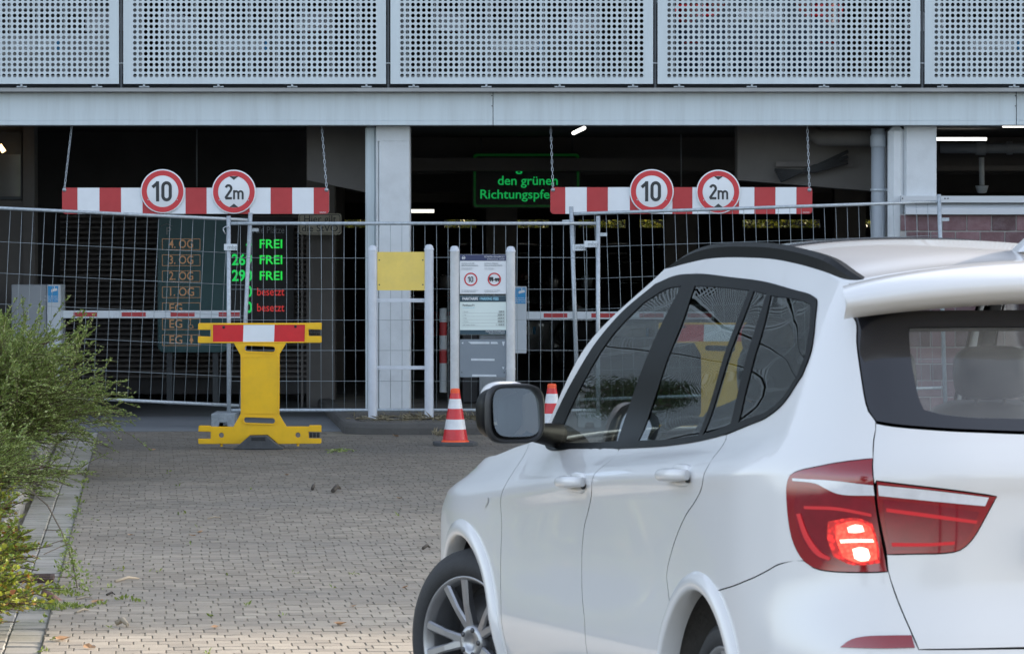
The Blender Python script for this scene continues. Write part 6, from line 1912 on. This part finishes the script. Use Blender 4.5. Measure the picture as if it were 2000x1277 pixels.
# ---------------------------------------------------------------- driver
def driver():
    J = [(1.00, .38, .70), (.95, .38, .86), (.90, .38, 1.02), (.88, .38, 1.15), (.885, .38, 1.25), (.91, .38, 1.34), (.915, .38, 1.43),
         (.88, .56, 1.14), (1.06, .63, .95), (1.30, .55, 1.00), (1.40, .52, 1.04),
         (.88, .20, 1.14), (1.06, .14, .95), (1.30, .22, 1.00), (1.40, .25, 1.04),
         (1.22, .48, .74), (1.48, .50, .80), (1.68, .48, .48), (1.80, .47, .44), (1.22, .28, .74), (1.48, .26, .80), (1.68, .28, .48), (1.80, .29, .44)]
    R = [.17, .15, .16, .15, .06, .085, .075, .075, .055, .04, .04, .075, .055, .04, .04, .095, .07, .05, .045, .095, .07, .05, .045]
    E = [(0, 1), (1, 2), (2, 3), (3, 4), (4, 5), (5, 6), (3, 7), (7, 8), (8, 9), (9, 10), (3, 11), (11, 12), (12, 13), (13, 14), (0, 15), (15, 16), (16, 17), (17, 18), (0, 19), (19, 20), (20, 21), (21, 22)]
    me = bpy.data.meshes.new('person'); me.from_pydata(J, E, [])
    o = bpy.data.objects.new('person', me); COL.objects.link(o)
    o.modifiers.new('skin', 'SKIN')
    for i, sv in enumerate(me.skin_vertices[0].data): sv.radius = (R[i], R[i]); sv.use_root = (i == 0)
    s_ = o.modifiers.new('smooth', 'SUBSURF'); s_.levels = 2; s_.render_levels = 2
    dg = bpy.context.evaluated_depsgraph_get(); dg.update()
    m2 = bpy.data.meshes.new_from_object(o.evaluated_get(dg))
    o.modifiers.clear(); o.data = m2
    for m in (M['skin'], M['shirt'], M['car_lining']): m2.materials.append(m)
    for p in m2.polygons:
        c = p.center; p.use_smooth = True
        p.material_index = 0 if (c.z > 1.24 or (c.x > 1.32 and c.z > .93)) else (1 if c.z > .80 or c.x < 1.0 else 2)
    tag(o, 'person in a dark shirt driving the white car', 'person')
    h = MB(); rounded_box(h, (.895, .38, 1.435), (.095, .085, .075), .9, 10); h.build('hair', M['hair'], o)
    f = MB()
    for sy in (-.033, .033): f.lathe([(.012, .985), (.009, .996), (0, .998)], 8, c=(0, .38 + sy, 1.395), axis='x')
    f.build('eyes', M['sign_white'], o)
    f = MB(); f.tube([(.985, .38, 1.40), (1.012, .38, 1.368), (.99, .38, 1.355)], [.010, .016, .012], 6); f.build('nose', M['skin'], o)
    f = MB(); f.tube([(.985, .355, 1.325), (.995, .38, 1.322), (.985, .405, 1.325)], .007, 5); f.build('mouth', M['red_dull'], o)
    for sy in (-1, 1):
        for k in range(5):
            a = -.9 + k * .45
            q = MB(); p0 = Vector((1.405, .38 + sy * .135, 1.03)); d = Vector((.05, sy * math.sin(a) * .02, math.cos(a) * .02 + (k - 2) * -.018))
            q.tube([p0 + Vector((0, 0, (2 - k) * .014)), p0 + Vector((.04, 0, (2 - k) * .016)), p0 + Vector((.062, -sy * .012, (2 - k) * .015))], [.010, .009, .007], 6); q.build('finger', M['skin'], o)
    return o
pr = driver()
pr.location = CAR_LOC; pr.rotation_euler = CAR_ROT

# ---------------------------------------------------------------- cars parked on the deck behind the perforated panels
def joined_car():
    dg = bpy.context.evaluated_depsgraph_get(); dg.update()
    mats_ = []; V = []; Fc = []; MI = []
    inv = car.matrix_world.inverted()
    skip = ('seat', 'headrest', 'lining', 'headliner', 'dashboard', 'steering_wheel', 'parcel_shelf', 'arch_liner', 'lit_bulb', 'brake_light', 'disc', 'foot')
    def walk(o, Mx):
        Mx = Mx @ o.matrix_local if o is not car else Mx
        nm = o.name.split('.')[0]
        if o.type == 'MESH' and nm not in skip:
            ev = o.evaluated_get(dg); me = ev.to_mesh()
            base = len(V); V.extend([tuple(Mx @ v.co) for v in me.vertices])
            for p in me.polygons:
                Fc.append(tuple(base + i for i in p.vertices))
                m = me.materials[p.material_index] if me.materials else M['car_white']
                if m.name not in mats_: mats_.append(m.name)
                MI.append(mats_.index(m.name))
            ev.to_mesh_clear()
        for c in o.children: walk(c, Mx)
    walk(car, Matrix.Identity(4))
    me = bpy.data.meshes.new('parked_car'); me.from_pydata(V, [], Fc)
    for m in mats_: me.materials.append(bpy.data.materials[m])
    me.polygons.foreach_set('material_index', MI); me.update()
    return me, mats_.index('white_car_paint'), (mats_.index('silver_alloy') if 'silver_alloy' in mats_ else None)
pc, wi, _ = joined_car()
for k, (u, col, rz, lab) in enumerate(((60, (.40, .42, .44), -90, 'grey car parked behind the leftmost perforated panel'), (470, (.05, .055, .06), -90, 'dark car parked behind the second perforated panel from the left'), (1010, (.02, .022, .025), -90, 'black car parked behind the middle perforated panel'), (1490, (.02, .05, .10), 90, 'dark blue car parked tail first behind the perforated panel above the brick wall'), (1950, (.10, .12, .14), -90, 'grey car parked behind the rightmost perforated panel'))):
    o = link('parked_car', pc, None, (PX(u, 41), 45.0 if rz < 0 else 42.4, 3.215)); o.rotation_euler = (0, 0, math.radians(rz))
    m = mat('parked_car_paint', col, .3, coat=1.0, var=.03)
    o.material_slots[wi].link = 'OBJECT'; o.material_slots[wi].material = m
    tag(o, lab, 'car', 'cars parked on the upper deck')
for (u, y, col, rz, lab) in ((1230, 56, (.10, .10, .11), -90, 'dark car parked deep inside the garage behind the right lane'), (1010, 57, (.30, .31, .33), -90, 'grey car parked deep inside the garage behind the information stand'), (900, 66, (.25, .05, .05), -90, 'reddish car parked farthest inside the garage between the two sign stands')):
    o = link('parked_car', pc, None, (PX(u, y), y + 3.7, .03)); o.rotation_euler = (0, 0, math.radians(rz))
    m = mat('parked_car_paint', col, .3, coat=1.0, var=.03)
    o.material_slots[wi].link = 'OBJECT'; o.material_slots[wi].material = m
    tag(o, lab, 'car', 'cars parked inside the ground floor')
